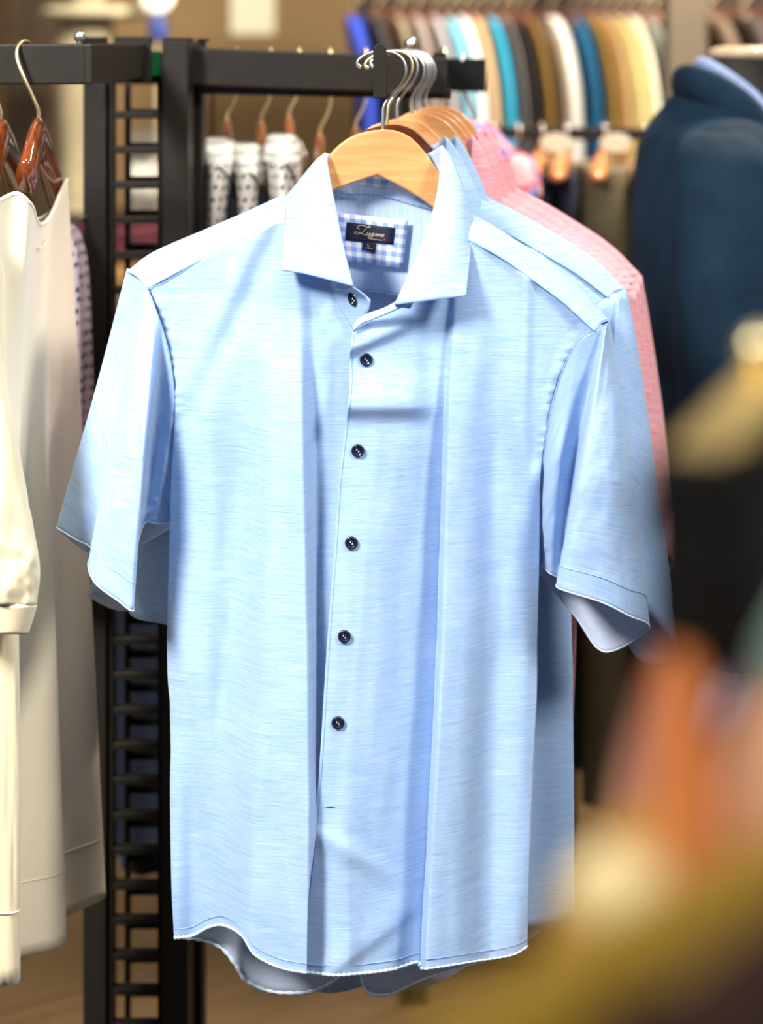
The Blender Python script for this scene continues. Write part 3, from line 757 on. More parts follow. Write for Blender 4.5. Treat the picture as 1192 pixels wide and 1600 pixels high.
for d, ro, sq, le, dx, dz, be, c, l1, l2, thin in specs:
    xf = make_xf(d, ro, sq, le, dx, 0, be, .75 if d < 2.15 else .3 if d < 2.2 else 0.)
    make_hanger(l2, M['dwood'] if thin else M['lwood'], M['brass'] if thin else M['chrome'], xf, 'hangers on the straight arm', thin, 0. if thin else dz)
    shirt(l1, M[c], M['blue_in'] if c == 'blue' else M['pink'], M['blue_yoke'] if c == 'blue' else M['pink'], xf, fine=False, group='%s shirts behind the front shirt' % ('light blue' if c == 'blue' else 'pink'), has_detail=False)

# ------------------------------------------------------------------ edge-on hangers
def side_hanger(label, apex, vec, half, drop, matb, hook, group, hm='brass', w=.008, h=.016, bend=.03, name='clothes_hanger', smin=-1.):
    apex = np.array(apex); vec = np.array([vec[0], vec[1], 0.]); vec /= np.linalg.norm(vec); nrm = np.array([vec[1], -vec[0], 0])
    t = thing(name, label, 'hanger', tuple(apex-[0, 0, drop]), group)
    pts = []; rr = []
    for s in np.linspace(smin, 1, 41):
        a = abs(s)
        pts.append(apex+vec*half*s+nrm*bend*a*a+[0, 0, -h-drop*(a**1.25)+.0*a]); k = math.sqrt(max(0, 1-(a)**10))
        rr.append((w*(.75+.5*a)*max(k, .2), h*(1-.35*a)*max(k, .2)))
    V, Fc = sweep(np.array(pts), rr, 14, up=(0, 0, 1)); mesh_obj('hanger_body', V, Fc, matb, t)
    tube('hook', hook, .0020, M[hm], t, n=60)
    return t

# left rail: two cream tops on red walnut hangers
hk = [P(60, 184, 2.13), P(60, 172, 2.128), P(50, 148, 2.125), P(36, 118, 2.122), P(27, 92, 2.125), P(27, 75, 2.132), P(35, 65, 2.146), P(44, 66, 2.162), P(48, 76, 2.172)]
side_hanger('glossy red-brown hanger at the edge of the left rail carrying the ivory tank top', P(59, 182, 2.14), (0, 1), .14, .085, M['rwood'], hk, 'hangers on the left rail', w=.0105, h=.024, bend=0, smin=-.5)
hk = [P(2, 186, 2.13), P(1, 172, 2.128), P(-8, 148, 2.125), P(-20, 118, 2.122), P(-28, 92, 2.125), P(-28, 75, 2.132), P(-20, 65, 2.146), P(-12, 66, 2.162), P(-8, 76, 2.172)]
side_hanger('glossy red-brown hanger cut by the left picture edge', P(3, 184, 2.14), (0, 1), .14, .085, M['rwood'], hk, 'hangers on the left rail', w=.0105, h=.024, bend=0, smin=-.5)

tA = thing('tank_top', 'ivory knitted sleeveless top hanging beside the black post', 'top', P(60, 1500, 2.15))
railsA = [[(-30, 338, 2.015), (-45, 650, 2.03), (-50, 1000, 2.03), (-48, 1548, 2.02)],
          [(20, 303, 2.03), (-4, 650, 2.05), (-15, 1000, 2.04), (-12, 1543, 2.035)],
          [(47, 318, 2.035), (28, 650, 2.075), (26, 1000, 2.06), (28, 1533, 2.05)],
          [(56, 342, 2.08), (32, 650, 2.10), (20, 1000, 2.095), (18, 1508, 2.09)],
          [(64, 351, 2.13), (46, 650, 2.13), (36, 1000, 2.12), (32, 1494, 2.11)],
          [(76, 342, 2.16), (70, 650, 2.145), (84, 1000, 2.15), (100, 1476, 2.16)],
          [(86, 322, 2.19), (76, 650, 2.18), (80, 1000, 2.18), (93, 1452, 2.185)],
          [(96, 298, 2.21), (92, 650, 2.21), (92, 1000, 2.205), (104, 1432, 2.21)],
          [(104, 281, 2.24), (125, 650, 2.245), (144, 1000, 2.25), (163, 1402, 2.26)],
          [(99, 290, 2.29), (112, 650, 2.30), (120, 1000, 2.31), (135, 1382, 2.33)],
          [(70, 338, 2.25), (60, 650, 2.28), (60, 1000, 2.30), (55, 1400, 2.32)],
          [(20, 345, 2.18), (5, 650, 2.2), (0, 1000, 2.22), (0, 1440, 2.22)]]
o, W = loft('body', railsA, 80, 160, [M['cream2']], tA, crinkle=.003, seed=2., keep=True, solid=.002)
e = W[-7]+[0, -.001, 0]; V, Fc = sweep(e, np.full((len(e), 2), .0011), 6, closed=True); mesh_obj('hem_seam', V, Fc, M['cream'], tA)
V, Fc = sweep(W[0], np.full((len(W[0]), 2), .0022), 8, closed=True); mesh_obj('neck_binding', V, Fc, M['cream2'], tA)
e = np.array([P(36, 352, 2.083), P(44, 366, 2.088), P(52, 380, 2.098), P(62, 386, 2.112), P(72, 382, 2.13), P(82, 366, 2.15)])
tube('neck_seam', e+[0, -.012, 0], .0007, M['cream'], tA, n=40)

tB = thing('cardigan', 'cream knitted long-sleeved cardigan at the left picture edge', 'cardigan', P(-60, 1530, 2.0))
railsB = [[(-130, 340, 2.0), (-140, 700, 2.0), (-140, 1540, 2.0)], [(-60, 330, 1.985), (-70, 700, 1.985), (-60, 1540, 1.985)],
          [(-10, 380, 1.985), (-14, 700, 1.985), (4, 1000, 1.985), (4, 1540, 1.985)], [(4, 425, 2.0), (10, 700, 2.0), (28, 1000, 2.0), (30, 1534, 2.0)],
          [(-2, 420, 2.02), (4, 700, 2.02), (10, 1000, 2.02), (14, 1520, 2.02)], [(-70, 350, 2.02), (-70, 700, 2.022), (-70, 1520, 2.022)]]
railsB = [crd(r, 4).tolist() for r in railsB]
o, WB_ = loft('body', railsB, 60, 90, [M['cream']], tB, crinkle=.004, seed=5., keep=True, solid=.002)
e = WB_[-5]+[0, -.0015, 0]; V, Fc = sweep(e, np.full((len(e), 2), .0012), 6, closed=True); mesh_obj('hem_seam', V, Fc, M['cream2'], tB)
def ell(cx, cy, d, wx, wd, n=10): return [(cx+wx*math.cos(2*math.pi*k/n), cy, d+wd*math.sin(2*math.pi*k/n)) for k in range(n)]
rings = [ell(-70, 400, 1.95, 45, .03), ell(-46, 560, 1.95, 48, .03), ell(-22, 700, 1.945, 50, .032), ell(-2, 830, 1.945, 54, .034), ell(7, 890, 1.945, 54, .034), ell(8, 945, 1.945, 48, .032)]
loft('sleeve', [[rings[i][k] for i in range(6)] for k in range(10)], 50, 60, [M['cream']], tB, crinkle=.008, seed=8., solid=.002)
rings = [ell(8, 945, 1.945, 48, .031), ell(6, 966, 1.945, 44, .029), ell(0, 990, 1.945, 42, .028)]
loft('cuff', [[rings[i][k] for i in range(3)] for k in range(10)], 10, 60, [M['cream']], tB, solid=.003)

# lilac dotted blouse behind the left post
tD = thing('dotted_blouse', 'lilac blouse with small dark dots squeezed between ivory top and post', 'blouse', P(110, 900, 2.42))
hang('body', [(vz(352, 2.42), ux(104, 2.42), 2.42, .004, .05), (vz(372, 2.42), ux(104, 2.42), 2.42, .016, .03), (vz(450, 2.42), ux(107, 2.42), 2.42, .022, .035), (vz(700, 2.42), ux(112, 2.42), 2.42, .022, .04), (vz(900, 2.42), ux(100, 2.42), 2.42, .022, .04)], M['dots2'], tD, wave=.004)
hk = [P(104, 352, 2.42), P(138, 330, 2.50), P(150, 250, 2.62), P(150, 120, 2.70), P(150, 90, 2.72), P(150, 74, 2.74), P(150, 90, 2.76)]
side_hanger('thin dark hanger of the dotted lilac blouse', P(104, 350, 2.42), (.1, 1), .03, .012, M['dwood'], hk, 'hangers on the left rail', w=.004, h=.006, bend=0, hm='chrome')

# rear rail: dotted tops and hangers behind the cross beam
def rear_hanger(u, v, label, matb, tilt=14):
    d = DR
    hk = [P(u, v+6, d-.02), P(u+1, v-6, d-.02), P(u+tilt*.6, v-24, d-.022), P(u+tilt, v-50, d-.024), P(u+tilt, 98, d-.026), P(u+tilt-3, 76, d-.004), P(u+tilt-6, 92, d+.02)]
    return side_hanger(label, P(u, v, d-.01), ((u-596)/3200, 1), .15, .10, matb, hk, 'hangers on the rear rail', w=.009, h=.024, bend=0)
rear = [(355, 184, 'rwood', 'leftmost orange-brown hanger behind the cross beam'), (408, 186, 'owood', 'second orange-brown hanger from the right post behind the beam'), (452, 178, 'owood', 'third orange-brown hanger from the right post behind the beam'),
        (500, 206, 'owood', 'bare orange-brown hanger left of the front wooden hanger'), (556, 196, 'owood', 'orange-brown hanger half hidden by the front wooden hanger'), (690, 186, 'owood', 'hanger with chrome hook right of the straight arm')]
for u, v, m, l in rear: rear_hanger(u, v, l, M[m], 17 if u < 600 else 6)
def dotted_top(u0, vt, label, wd=.030):
    t = thing('polka_dot_blouse', label, 'blouse', P(u0, 1000, 2.72), 'dotted tops on the rear rail')
    d = 2.66
    hang('body', [(vz(vt, d), ux(u0, d), d+.02, .012, .03), (vz(vt+8, d), ux(u0+1, d), d+.02, .021, .07), (vz(vt+35, d), ux(u0+5, d), d+.02, .026, .12), (vz(vt+120, d), ux(u0+10, d), d+.03, .022, .15), (vz(1080, d), ux(u0+10, d), d+.04, .018, .17)], M['dots'], t, wave=.004, seed=u0)
    # sleeve hanging at the near shoulder, with its armhole seam
    e = [P(u0-16, vt+52, d-.085), P(u0, vt+46, d-.11), P(u0+16, vt+56, d-.11), P(u0+26, vt+84, d-.10), P(u0+32, vt+120, d-.1)]
    tube('armhole_seam', e, .0016, M['navyc'], t, n=24)
    hang('lining', [(vz(vt+60, d), ux(u0+22, d-.06), d-.06, .004, .02), (vz(vt+100, d), ux(u0+29, d-.07), d-.07, .011, .04), (vz(vt+170, d), ux(u0+34, d-.07), d-.07, .014, .05), (vz(900, d), ux(u0+34, d-.06), d-.06, .014, .05)], M['navyc'], t)
    return t
dotted_top(337, 216, 'white dotted top nearest the right post, hanging behind the beam')
dotted_top(384, 224, 'white dotted top in the middle of the three behind the beam')
dotted_top(438, 210, 'white dotted top closest to the front shirt collar, behind the beam')

# navy trousers seen through the ladder
tN = thing('trousers', 'dark navy trousers hanging behind the ladder gaps of the rack', 'trousers', P(230, 1330, 2.95))
hang('leg', [(vz(640, 2.95), ux(226, 2.95), 2.95, .05, .015), (vz(700, 2.95), ux(226, 2.95), 2.95, .055, .03), (vz(1330, 2.95), ux(226, 2.95), 2.95, .05, .03)], M['navyc'], tN, wave=.006)
hang('leg', [(vz(640, 3.05), ux(246, 3.05), 3.03, .05, .015), (vz(700, 3.05), ux(246, 3.05), 3.03, .055, .03), (vz(1345, 3.05), ux(246, 3.05), 3.03, .05, .03)], M['navyc'], tN, wave=.006)
beam('waistband', P(170, 620, 2.99), P(290, 620, 2.99), .10, .05, M['navyc'], tN)
hg = thing('clip_hanger', 'dark clip hanger holding the navy trousers behind the ladder', 'hanger', P(230, 620, 2.99))
beam('bar', P(175, 606, 2.99), P(285, 606, 2.99), .008, .012, M['black2'], hg)
tube('hook', [P(330, 606, 2.99), P(332, 500, 2.99), P(332, 140, 2.90), P(332, 100, 2.8), P(332, 78, 2.745), P(332, 92, 2.72)], .002, M['black2'], hg, n=50)
beam('bar_arm', P(280, 606, 2.99), P(332, 606, 2.99), .008, .012, M['black2'], hg)

# ------------------------------------------------------------------ mannequin with navy jacket
man = thing('mannequin', 'dark tailor mannequin wearing the navy jacket, headless with pale neck cap', 'mannequin', P(1165, 1600, 2.95))
man.location.z = 0; ORG[man.name] = np.array(man.location)
D = 2.95; px = D/F
def col(v): return vz(v, D)
M['bust'] = plain('black_bust_fabric', (.015, .012, .008), .7); M['neckcap'] = wood('pale_neck_cap', (.55, .38, .22), (.72, .55, .36), .35)
hang('neck', [(col(86), ux(1166, D), D, .050, .05), (col(130), ux(1160, D), D+.0, .055, .055), (col(230), ux(1165, D), D, .075, .09)], M['bust'], man, power=2)
hang('neck_cap', [(col(72), ux(1168, D), D, .030, .03), (col(76), ux(1168, D), D, .052, .052), (col(86), ux(1168, D), D, .054, .054), (col(90), ux(1168, D), D, .050, .05)], M['neckcap'], man, power=2, nz=12)
tube('pole', [(ux(1168, D), D, .02), (ux(1168, D), D, col(800))], .016, M['chrome'], man, res=16)
hang('base', [(.024, ux(1168, D), D, .02, .02), (.02, ux(1168, D), D, .15, .15), (.002, ux(1168, D), D, .16, .16), (0, ux(1168, D), D, .155, .155)], M['black2'], man, power=2, nz=12)
jk = thing('suit_jacket', 'navy suit jacket on the mannequin at the right', 'jacket', P(1165, 950, D))
hang('body', [(col(140), ux(1130, D), D, .062, .07), (col(165), ux(1128, D), D, .085, .10), (col(215), ux(1130, D), D-.0, .118, .17), (col(290), ux(1138, D), D, .138, .195), (col(450), ux(1148, D), D, .148, .19), (col(700), ux(1152, D), D, .150, .18), (col(850), ux(1156, D), D, .16, .18), (col(960), ux(1158, D), D, .165, .18)], M['navy'], jk, wave=.006, na=72, nz=60)
hang('sleeve', [(col(196), ux(1098, D), D-.135, .022, .03), (col(206), ux(1098, D), D-.15, .048, .05), (col(250), ux(1106, D), D-.175, .074, .062), (col(350), ux(1110, D), D-.19, .085, .065), (col(520), ux(1112, D), D-.20, .082, .062), (col(750), ux(1120, D), D-.21, .074, .058), (col(960), ux(1135, D), D-.225, .066, .052)], M['navy'], jk, wave=.006, na=56, nz=50, seed=2)
hang('sleeve', [(col(200), ux(1160, D), D+.15, .03, .03), (col(250), ux(1160, D), D+.19, .07, .06), (col(520), ux(1165, D), D+.22, .075, .06), (col(960), ux(1175, D), D+.24, .06, .05)], M['navy'], jk, wave=.006, seed=4)
# jacket collar: a rolled band around the neck falling to the front
e = [P(1068, 150, D+.02), P(1062, 128, D-.01), P(1085, 128, D-.06), P(1125, 148, D-.085), P(1165, 182, D-.10), P(1195, 225, D-.12), P(1230, 300, D-.14)]
V, Fc = sweep(cr3(e, 40), np.c_[np.linspace(.012, .016, 40), np.linspace(.020, .034, 40)], 16, up=(0, 0, 1)); mesh_obj('jacket_collar', V, Fc, M['navy'], jk)
ds = thing('dress_shirt', 'pale blue dotted shirt collar showing above the navy jacket', 'shirt', P(1150, 230, D))
e = [P(1100, 135, D+.03), P(1092, 116, D-.01), P(1102, 116, D-.045), P(1130, 136, D-.068), P(1165, 166, D-.078), P(1196, 204, D-.09), P(1225, 248, D-.10)]
V, Fc = sweep(cr3(e, 40), np.c_[np.full(40, .009), np.linspace(.020, .030, 40)], 14, up=(0, 0, 1))
mesh_obj('shirt_collar', V, Fc, M['lbdots'], ds, uv=np.c_[np.repeat(np.linspace(0, .3, 40), 14), np.tile(np.linspace(0, .1, 14), 40)])
hang('shirt_front', [(col(150), ux(1166, D), D, .062, .062), (col(260), ux(1170, D), D, .09, .12)], M['lbdots'], ds, nz=8)

# ------------------------------------------------------------------ back right: rack of dark clothes, rack of coloured shirts
DF = 3.7
fr = thing('clothes_rail', 'dark clothes rail behind the pink shirts carrying dark garments', 'rail', (ux(860, DF), DF, 0))
M['olive'] = plain('olive_grey_cloth', (.11, .085, .042), .85, var=.15, scale=8); M['char'] = plain('charcoal_cloth', (.012, .010, .012), .85); M['brownc'] = plain('dark_brown_cloth', (.035, .018, .010), .85)
beam('rail', P(640, 196, DF), P(1300, 204, DF), .03, .022, M['black'], fr)
for u in (645, 1290): box('post', ux(u, DF)-.015, ux(u, DF)+.015, DF-.015, DF+.015, 0, vz(196, DF), M['black'], fr)
box('foot', ux(645, DF)-.02, ux(645, DF)+.02, DF-.25, DF+.25, 0, .03, M['black'], fr); box('foot', ux(1290, DF)-.02, ux(1290, DF)+.02, DF-.25, DF+.25, 0, .03, M['black'], fr)
cols = ['char', 'brownc', 'navyc', 'char', 'char', 'olive', 'brownc', 'char', 'navyc', 'char']
nm = {'char': 'charcoal', 'brownc': 'dark brown', 'navyc': 'dark navy', 'olive': 'olive grey'}
seq = [(725, 'char', 'charcoal trousers at the left end of the back rail'), (765, 'brownc', 'dark brown trousers second from the left end of the back rail'), (805, 'char', 'charcoal trousers beneath the coloured floral shirt on the back rail'), (842, 'navyc', 'dark navy trousers mostly hidden by the pink sleeves on the back rail'),
       (880, 'navyc', 'dark navy trousers beside the olive pair, below the front sleeve'), (940, 'olive', 'olive grey trousers seen below the front shirt sleeve'), (1003, 'char', 'charcoal trousers just left of the navy jacket on the back rail'), (1048, 'brownc', 'dark brown trousers behind the navy jacket')]
for i, (u, c, l) in enumerate(seq):
    z0 = vz(262+(i*13) % 20, DF); zb = vz((1330, 1325, 1310, 1320, 1335, 1245, 1330, 1340)[i], DF-.06)
    t = thing('trousers', l, 'trousers', (ux(u, DF), DF, zb), 'trousers on the back rail')
    wx = .018 if c != 'olive' else .042
    for k, yy in enumerate((-.07, .07)):
        hang('leg', [(z0, ux(u, DF), DF+yy, wx*.5, .05), (z0-.03, ux(u, DF), DF+yy, wx, .065), (z0-.5, ux(u, DF), DF+yy, wx, .066), (zb+.01*k, ux(u, DF), DF+yy, wx, .055)], M[c], t, wave=.004, na=28, nz=20, seed=i)
    hk = [P(u, 246, DF-.0), P(u, 228, DF-.002), P(u+6, 214, DF-.02), P(u+6, 200, DF-.026), P(u+4, 191, DF), P(u+2, 199, DF+.026)]
    side_hanger('orange-brown hanger holding the '+' '.join(l.split()[:10]), P(u, 232, DF), (.15, 1), .19, .02, M['owood'], hk, 'hangers on the back rail', w=.014, h=.022, hm='chrome', bend=0)
for u, l in ((868, 'white rounded size divider left on the back rail'), (962, 'white rounded size divider right on the back rail')):
    tag(prism('size_divider', [(u+20*math.cos(a)*(1.25), 224+15*math.sin(a)) for a in np.linspace(0, 2*math.pi, 20, endpoint=False)], DF-.035, DF-.030, plain('ivory_plastic', (.75, .68, .5), .5), None, bev=.001), l, 'divider', 'size dividers on the back rail')
# coloured shirts on the wall rail
DW = 5.3
wr = thing('wall_rail', 'wooden topped wall rail at the top right carrying coloured shirts', 'rail', (ux(850, DW), DW, 0))
M['redbr'] = wood('red_brown_board', (.035, .009, .002), (.09, .025, .006), .4, 5.)
box('rail', ux(560, DW), ux(1290, DW), DW-.012, DW+.012, vz(8, DW), vz(-6, DW), M['black'], wr)
box('board', ux(560, DW), ux(1290, DW), DW+.28, DW+.32, 0.9, vz(-260, DW), M['redbr'], wr)
for u in (565, 1285): box('post', ux(u, DW)-.02, ux(u, DW)+.02, DW-.02, DW+.30, 0, vz(-6, DW), M['black'], wr)
def cl(n, c): M[n] = plain(n, c, .8, var=.08, scale=6); return n
shirts_bg = [(574, (.02, .05, .42), 'royal blue', 14), (610, (.02, .018, .015), 'black', 17), (645, (.22, .18, .11), 'khaki', 17), (672, (.30, .24, .22), 'taupe', 12), (700, (.42, .40, .42), 'pale lilac', 14),
             (722, (.22, .55, .70), 'light turquoise', 14), (742, (.85, .85, .86), 'white', 13), (762, (.55, .38, .22), 'sand', 12), (785, (.03, .36, .60), 'bright turquoise', 15), (806, (.16, .12, .10), 'mocha', 11),
             (822, (.02, .018, .022), 'near black', 11), (842, (.22, .12, .02), 'bronze', 13), (880, (.92, .90, .85), 'bright white', 19), (916, (.02, .20, .42), 'ocean blue', 12),
             (938, (.85, .50, .14), 'amber', 12), (958, (.90, .68, .34), 'pale orange', 12), (978, (.88, .82, .42), 'lemon', 13), (1000, (.90, .86, .70), 'ivory', 10), (1024, (.20, .22, .20), 'grey green', 10), (1044, (.30, .22, .13), 'camel', 10), (1080, (.03, .022, .015), 'espresso', 18), (1128, (.12, .08, .05), 'brown', 22), (1180, (.05, .035, .03), 'dark brown', 22)]
us_ = [q[0] for q in shirts_bg]
for i, (u, c, n, hw) in enumerate(shirts_bg):
    hw = .46*min([abs(u-k) for k in us_ if k != u])
    n2 = cl('cloth_'+n.replace(' ', '_'), c); wv = hw*DW/F*1.02; sl = .0
    t = thing('hanging_shirt', '%s shirt hanging on the wall rail at the top right' % n, 'shirt', (ux(u, DW), DW, vz(420, DW)), 'coloured shirts on the wall rail')
    hang('body', [(vz(26, DW), ux(u-26, DW), DW-.05, wv*.5, .10), (vz(38, DW), ux(u-20, DW), DW-.07, wv*.85, .17), (vz(90, DW), ux(u-6, DW), DW-.08, wv, .20), (vz(190, DW), ux(u+4, DW), DW-.09, wv, .21), (vz(420, DW), ux(u+6, DW), DW-.09, wv, .20)], M[n2], t, wave=.004, na=28, nz=20, seed=i)
    hk = [P(u-22, 14, DW-.02), P(u-20, 6, DW-.02), P(u-10, -6, DW-.018), P(u-10, -11, DW), P(u-10, -2, DW+.02)]
    side_hanger('red-brown hanger of the %s shirt on the wall rail' % n, P(u-22, 10, DW-.02), (.05, 1), .16, .02, M['rwood'], hk, 'hangers on the wall rail', w=.013, h=.03, bend=0)

# floral shirt bundle behind the pink collars
M['floral'] = plain('floral_print', (.5, .2, .3), .8)
nt = M['floral'].node_tree; rp = [n for n in nt.nodes if n.type == 'VALTORGB'][0]; no = [n for n in nt.nodes if n.type == 'TEX_NOISE'][0]; no.inputs['Scale'].default_value = 22; no.inputs['Detail'].default_value = 1
cr_ = rp.color_ramp; cr_.elements[0].position = .36; cr_.elements[0].color = (.03, .05, .28, 1); cr_.elements[1].position = .64; cr_.elements[1].color = (.75, .40, .42, 1)
e_ = cr_.elements.new(.47); e_.color = (.30, .35, .62, 1); e_ = cr_.elements.new(.53); e_.color = (.75, .06, .10, 1)
DFl = 3.05
ft = thing('floral_shirt', 'pink, red and blue floral shirt glimpsed right of the pink collars', 'shirt', P(780, 900, DFl))
hang('body', [(vz(188, DFl), ux(738, DFl), DFl, .008, .03), (vz(200, DFl), ux(745, DFl), DFl, .026, .09), (vz(240, DFl), ux(762, DFl), DFl, .040, .14), (vz(300, DFl), ux(780, DFl), DFl, .036, .16), (vz(420, DFl), ux(770, DFl), DFl, .03, .16), (vz(900, DFl), ux(760, DFl), DFl, .03, .16)], M['floral'], ft, wave=.006)
hang('sleeve', [(vz(232, DFl), ux(792, DFl), DFl-.1, .015, .02), (vz(246, DFl), ux(800, DFl), DFl-.12, .024, .04), (vz(290, DFl), ux(808, DFl), DFl-.13, .024, .05), (vz(312, DFl), ux(804, DFl), DFl-.13, .018, .045)], M['floral'], ft, wave=.004)
hk = [P(738, 190, DFl), P(738, 176, DFl), P(730, 150, 2.95), P(726, 100, 2.80), P(724, 82, 2.75), P(722, 95, 2.72)]
side_hanger('dark hanger inside the floral shirt', P(738, 186, DFl), (.15, 1), .12, .05, M['dwood'], hk, 'hangers on the rear rail', w=.008, h=.014, hm='chrome', bend=0)

# ------------------------------------------------------------------ back left: cabinet, display shelf, paper notice
DC = 5.6
M['cab'] = wood('dark_cabinet_wood', (.035, .020, .008), (.07, .042, .018), .5, 4.)
DC0 = DC; DC = 6.3
cb = thing('cabinet', 'dark brown tall cabinet at the far left background', 'cabinet', (ux(45, DC), DC, 0))
box('body', ux(8, DC), ux(82, DC), DC, DC+.4, .05, vz(-120, DC), M['cab'], cb); box('door', ux(11, DC), ux(44, DC), DC-.02, DC, .08, vz(-110, DC), M['cab'], cb); box('door', ux(46, DC), ux(79, DC), DC-.02, DC, .08, vz(-110, DC), M['cab'], cb)
box('plinth', ux(12, DC), ux(78, DC), DC+.02, DC+.38, 0, .05, M['black2'], cb)
DC = DC0
sh = thing('display_table', 'brown display table with shelves behind the ladder post', 'table', (ux(180, DC), DC, 0))
M['tbl'] = wood('golden_brown_board', (.30, .15, .05), (.42, .24, .09), .45, 4.)
box('table_top', ux(84, DC), ux(262, DC), DC-.3, DC+.3, vz(418, DC), vz(396, DC), M['tbl'], sh)
for u in (90, 256):
    for y in (-.26, .26): box('leg', ux(u, DC)-.02, ux(u, DC)+.02, DC+y-.02, DC+y+.02, 0, vz(418, DC), M['tbl'], sh)
box('riser', ux(90, DC), ux(258, DC), DC+.1, DC+.28, vz(396, DC), vz(336, DC), M['cab'], sh)
M['maroon'] = plain('maroon_cloth', (.09, .012, .025), .85); M['ivoryc'] = plain('ivory_cloth', (.62, .54, .36), .85); M['beigec'] = plain('beige_cloth', (.42, .35, .22), .85); M['greyc'] = plain('grey_cloth', (.16, .15, .13), .85)
M['whitec'] = plain('bright_white_cloth', (.9, .87, .78), .8)
def folded(u0, u1, v0, v1, d, mat, label, name='folded_garment'):
    zt, zb = vz(v0, d), vz(v1, d); xc = (ux(u0, d)+ux(u1, d))/2; wx = (ux(u1, d)-ux(u0, d))/2
    return tag(hang(name, [(zt, xc, d, wx*.85, .12), (zt-(zt-zb)*.2, xc, d, wx, .14), (zb+(zt-zb)*.2, xc, d, wx*1.02, .14), (zb, xc, d, wx*.95, .13)], M[mat], None, power=4, nz=14, wave=.003), label, 'folded clothes', 'folded clothes on the display table')
folded(96, 258, 372, 396, DC-.15, 'maroon', 'folded maroon garment at the bottom of the display table pile')
folded(98, 252, 346, 372, DC-.15, 'maroon', 'folded maroon garment lying on another maroon one')
folded(205, 250, 300, 336, DC+.19, 'greyc', 'folded grey garment on the riser behind the ladder rungs')
folded(208, 252, 250, 300, DC+.19, 'whitec', 'bright white folded garment on the riser behind the ladder')
folded(205, 252, 206, 250, DC+.19, 'greyc', 'topmost folded grey garment behind the ladder')
bust = thing('display_bust', 'pale beige display bust left of the black post in the background', 'bust', P(112, 336, DC+.19))
hang('torso', [(vz(-60, DC), ux(125, DC), DC+.15, .045, .05), (vz(20, DC), ux(125, DC), DC+.15, .055, .06), (vz(45, DC), ux(120, DC), DC+.15, .08, .08), (vz(150, DC), ux(115, DC), DC+.15, .075, .08), (vz(250, DC), ux(110, DC), DC+.15, .055, .06), (vz(336, DC), ux(112, DC), DC+.15, .06, .07)], M['beigec'], bust, power=2.2)
hang('hat_brim', [(vz(8, DC), ux(138, DC), DC+.15, .12, .12), (vz(14, DC), ux(138, DC), DC+.15, .15, .15), (vz(24, DC), ux(138, DC), DC+.15, .148, .15), (vz(28, DC), ux(138, DC), DC+.15, .10, .1)], M['ivoryc'], bust, power=2, nz=10)
# table lamp with a pale globe
lp = thing('globe_lamp', 'small lamp with a glowing pale globe above the rack brackets', 'lamp', P(246, 336, DC))
ml, nt, b = nodes('lamp_globe'); b.inputs['Base Color'].default_value = (.9, .85, .7, 1); b.inputs['Emission Color'].default_value = (1, .9, .7, 1); b.inputs['Emission Strength'].default_value = 1.2
ball('globe', P(246, -6, DC), .045, ml, lp); M['bluec'] = plain('blue_glaze', (.03, .06, .28), .4)
hang('lamp_stem', [(vz(20, DC), ux(247, DC), DC, .012, .012), (vz(26, DC), ux(247, DC), DC, .02, .02), (vz(58, DC), ux(247, DC), DC, .026, .026), (vz(64, DC), ux(247, DC), DC, .004, .004)], M['bluec'], lp, power=2)
tube('lamp_pole', [P(247, 62, DC), P(247, 396, DC)], .006, M['beigec'], lp)
M['paper'] = plain('cream_paper', (.95, .90, .68), .7, var=.03)
tag(mesh_obj('paper_notice', *box_data(ux(360, 6.99), ux(429, 6.99), 6.992, 6.998, vz(54, 6.99), vz(-60, 6.99), .0008), M['paper'], smooth=False), 'cream paper notice on the tan back wall', 'notice')

# ------------------------------------------------------------------ blurred foreground at the right: arm with hangers and jackets
fa = thing('foreground_rack', 'dark blurred metal rack arm in the right foreground pointing at the shirts', 'rack', P(1100, 800, .66))
a0 = np.array(P(1096, 728, .60)); a1 = np.array(P(1204, 596, .76)); dv = a1-a0; dv[2] = 0
beam('arm', a0, a0+dv*4, .024, .060, M['black2'], fa, bev=.0015)
beam('top_highlight', a0+np.array([0, 0, .003]), a0+dv*4+np.array([0, 0, .003]), .022, .003, plain('tan_highlight_metal', (.80, .62, .25), .45, 1.), fa, bev=.0005)  # added strip: its brass colour stands in for light on the black arm's top
beam('arm_end', a0+np.array([-.003, -.005, .004]), a0+np.array([-.003, -.005, .004])+dv/np.linalg.norm(dv)*.004, .026, .062, M['black2'], fa)
e0 = a0+dv*4
box('arm_post', e0[0]-.02, e0[0]+.02, e0[1]-.02, e0[1]+.02, 0, e0[2]+.03, M['black'], fa); box('arm_foot', e0[0]-.2, e0[0]+.2, e0[1]-.03, e0[1]+.03, 0, .03, M['black'], fa)
ball('stud', P(1188, 545, .74), .0075, M['brass'], fa); tube('stud_stem', [P(1188, 600, .74), P(1188, 550, .74)], .003, M['brass'], fa)
nd = dv/np.linalg.norm(dv)
M['gold'] = plain('mustard_brown_cloth', (.26, .15, .004), .85, var=.1); M['gold2'] = plain('tan_cloth', (.42, .22, .035), .85, var=.1); M['dkbr'] = plain('deep_brown_cloth', (.030, .008, .003), .9); M['creamf'] = plain('pale_cream_cloth', (.82, .66, .34), .85); M['peach'] = plain('peach_cloth', (.75, .38, .22), .85); M['fwood'] = wood('vivid_orange_wood', (.40, .09, .008), (.62, .20, .03), .55, 10., .1, (3, 3, 3)); M['sage'] = plain('sage_cloth', (.16, .24, .21), .85)
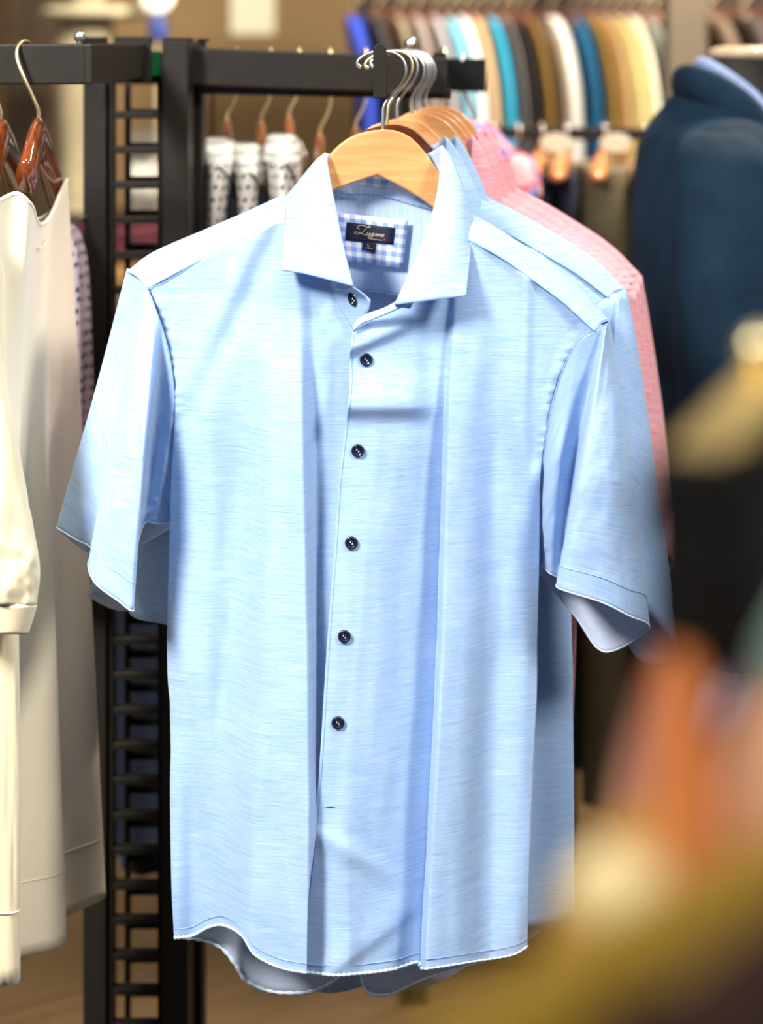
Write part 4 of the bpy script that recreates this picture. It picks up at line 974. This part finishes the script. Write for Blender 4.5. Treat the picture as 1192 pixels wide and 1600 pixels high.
def fg_hanger(label, u, v, d, mat, half=.15, drop=.10):
    k = .25; base = a0+dv*k
    q = np.array(P(u, v, d)); up_ = np.array([q[0], q[1], a0[2]])
    hk = [q, q+[0, 0, .02], q*.4+up_*.6+[.006, 0, 0], up_+[.012, 0, -.012], up_+[.010, 0, .004], up_+[-.004, 0, .010], up_+[-.014, 0, -.006]]
    return side_hanger(label, q, (.05, 1), half, drop, M[mat], hk, 'hangers on the foreground arm', w=.012, h=.028, hm='black2', bend=0, smin=-.5)
side = lambda *a: None
def fgj(name, label, cat, top, d, mat, slope, cx=1330, wmax=.12, h=.6, wy=.03, u_edge=None):
    """jacket whose left shoulder rises to the right; top=(u,v) neck point"""
    t = thing(name, label, cat, (ux(cx, d), d, vz(top[1], d)-h), 'jackets in the right foreground')
    pr = []
    for (u, v, ww) in slope:
        xl = ux(u, d); xc = ux(cx, d); pr.append((vz(v, d), xc, d, xc-xl, ww))
    z0, xc, dd, wx, wy_ = pr[-1]; pr.append((z0-h*.5, xc, d, wx*1.02, wy_)); pr.append((z0-h, xc, d, wx*1.02, wy_))
    hang('body', pr, M[mat], t, na=40, nz=40, wave=.002, power=2.6)
    return t
fgj('tan_jacket', 'tan jacket behind the mustard one, its shoulder rising to the right edge', 'jacket', (1192, 1180), .56, 'gold2', [(1230, 1170, .006), (1150, 1195, .018), (1060, 1235, .024), (960, 1300, .028), (880, 1400, .03), (850, 1500, .03), (845, 1700, .03)], cx=1360)
fgj('mustard_jacket', 'blurred mustard brown jacket in the right foreground', 'jacket', (1192, 1300), .45, 'gold', [(1240, 1290, .005), (1130, 1345, .012), (1000, 1420, .016), (850, 1500, .018), (700, 1590, .02), (620, 1680, .02), (610, 1800, .02)], cx=1420)
fgj('dark_brown_jacket', 'deep brown jacket nearest the camera at the bottom right corner', 'jacket', (1192, 1420), .38, 'dkbr', [(1260, 1400, .005), (1180, 1450, .012), (1090, 1520, .014), (1000, 1600, .016), (930, 1700, .016), (920, 1800, .016)], cx=1460)
cr2 = thing('cream_scarf', 'pale cream rolled scarf end lying against the mustard jacket', 'scarf', P(960, 1380, .50))
V, Fc = sweep(cr3([P(915, 1425, .50), P(950, 1402, .50), P(990, 1415, .50), P(1060, 1460, .51), P(1140, 1520, .515)], 24), np.c_[[.009+.006*math.sin(math.pi*min(1, k/18)) for k in range(24)], [.009+.005*math.sin(math.pi*min(1, k/18)) for k in range(24)]], 16); mesh_obj('roll', V, Fc, M['creamf'], cr2)
fg_hanger('glossy orange wooden hanger blurred in the right foreground', 1066, 1010, .55, 'fwood')
fg_hanger('dark red-brown hanger beside the orange one in the right foreground', 1172, 1052, .57, 'rwood')
pe = fgj('peach_blouse', 'peach blouse shoulder at the right picture edge in the foreground', 'blouse', (1192, 1090), .50, 'peach', [(1240, 1080, .005), (1190, 1110, .008), (1160, 1160, .010), (1140, 1230, .010), (1140, 1300, .01)], cx=1330, h=.1)
sg = fgj('sage_blouse', 'sage green garment at the right edge below the dark arm', 'blouse', (1192, 840), .82, 'sage', [(1215, 835, .006), (1180, 855, .010), (1150, 900, .012), (1140, 960, .012), (1150, 1010, .012)], cx=1300, h=.12)

M['taupe'] = plain('taupe_paint', (.09, .065, .042), .6, var=.1, scale=4)
pc = thing('store_column', 'taupe square column behind the neck of the mannequin', 'column', (ux(1068, 4.6), 4.6, 0))
box('shaft', ux(1038, 4.6), ux(1100, 4.6), 4.55, 4.65, .06, 3.0, M['taupe'], pc, bev=.006); box('column_base', ux(1032, 4.6), ux(1106, 4.6), 4.54, 4.66, 0, .06, M['taupe'], pc, bev=.006)
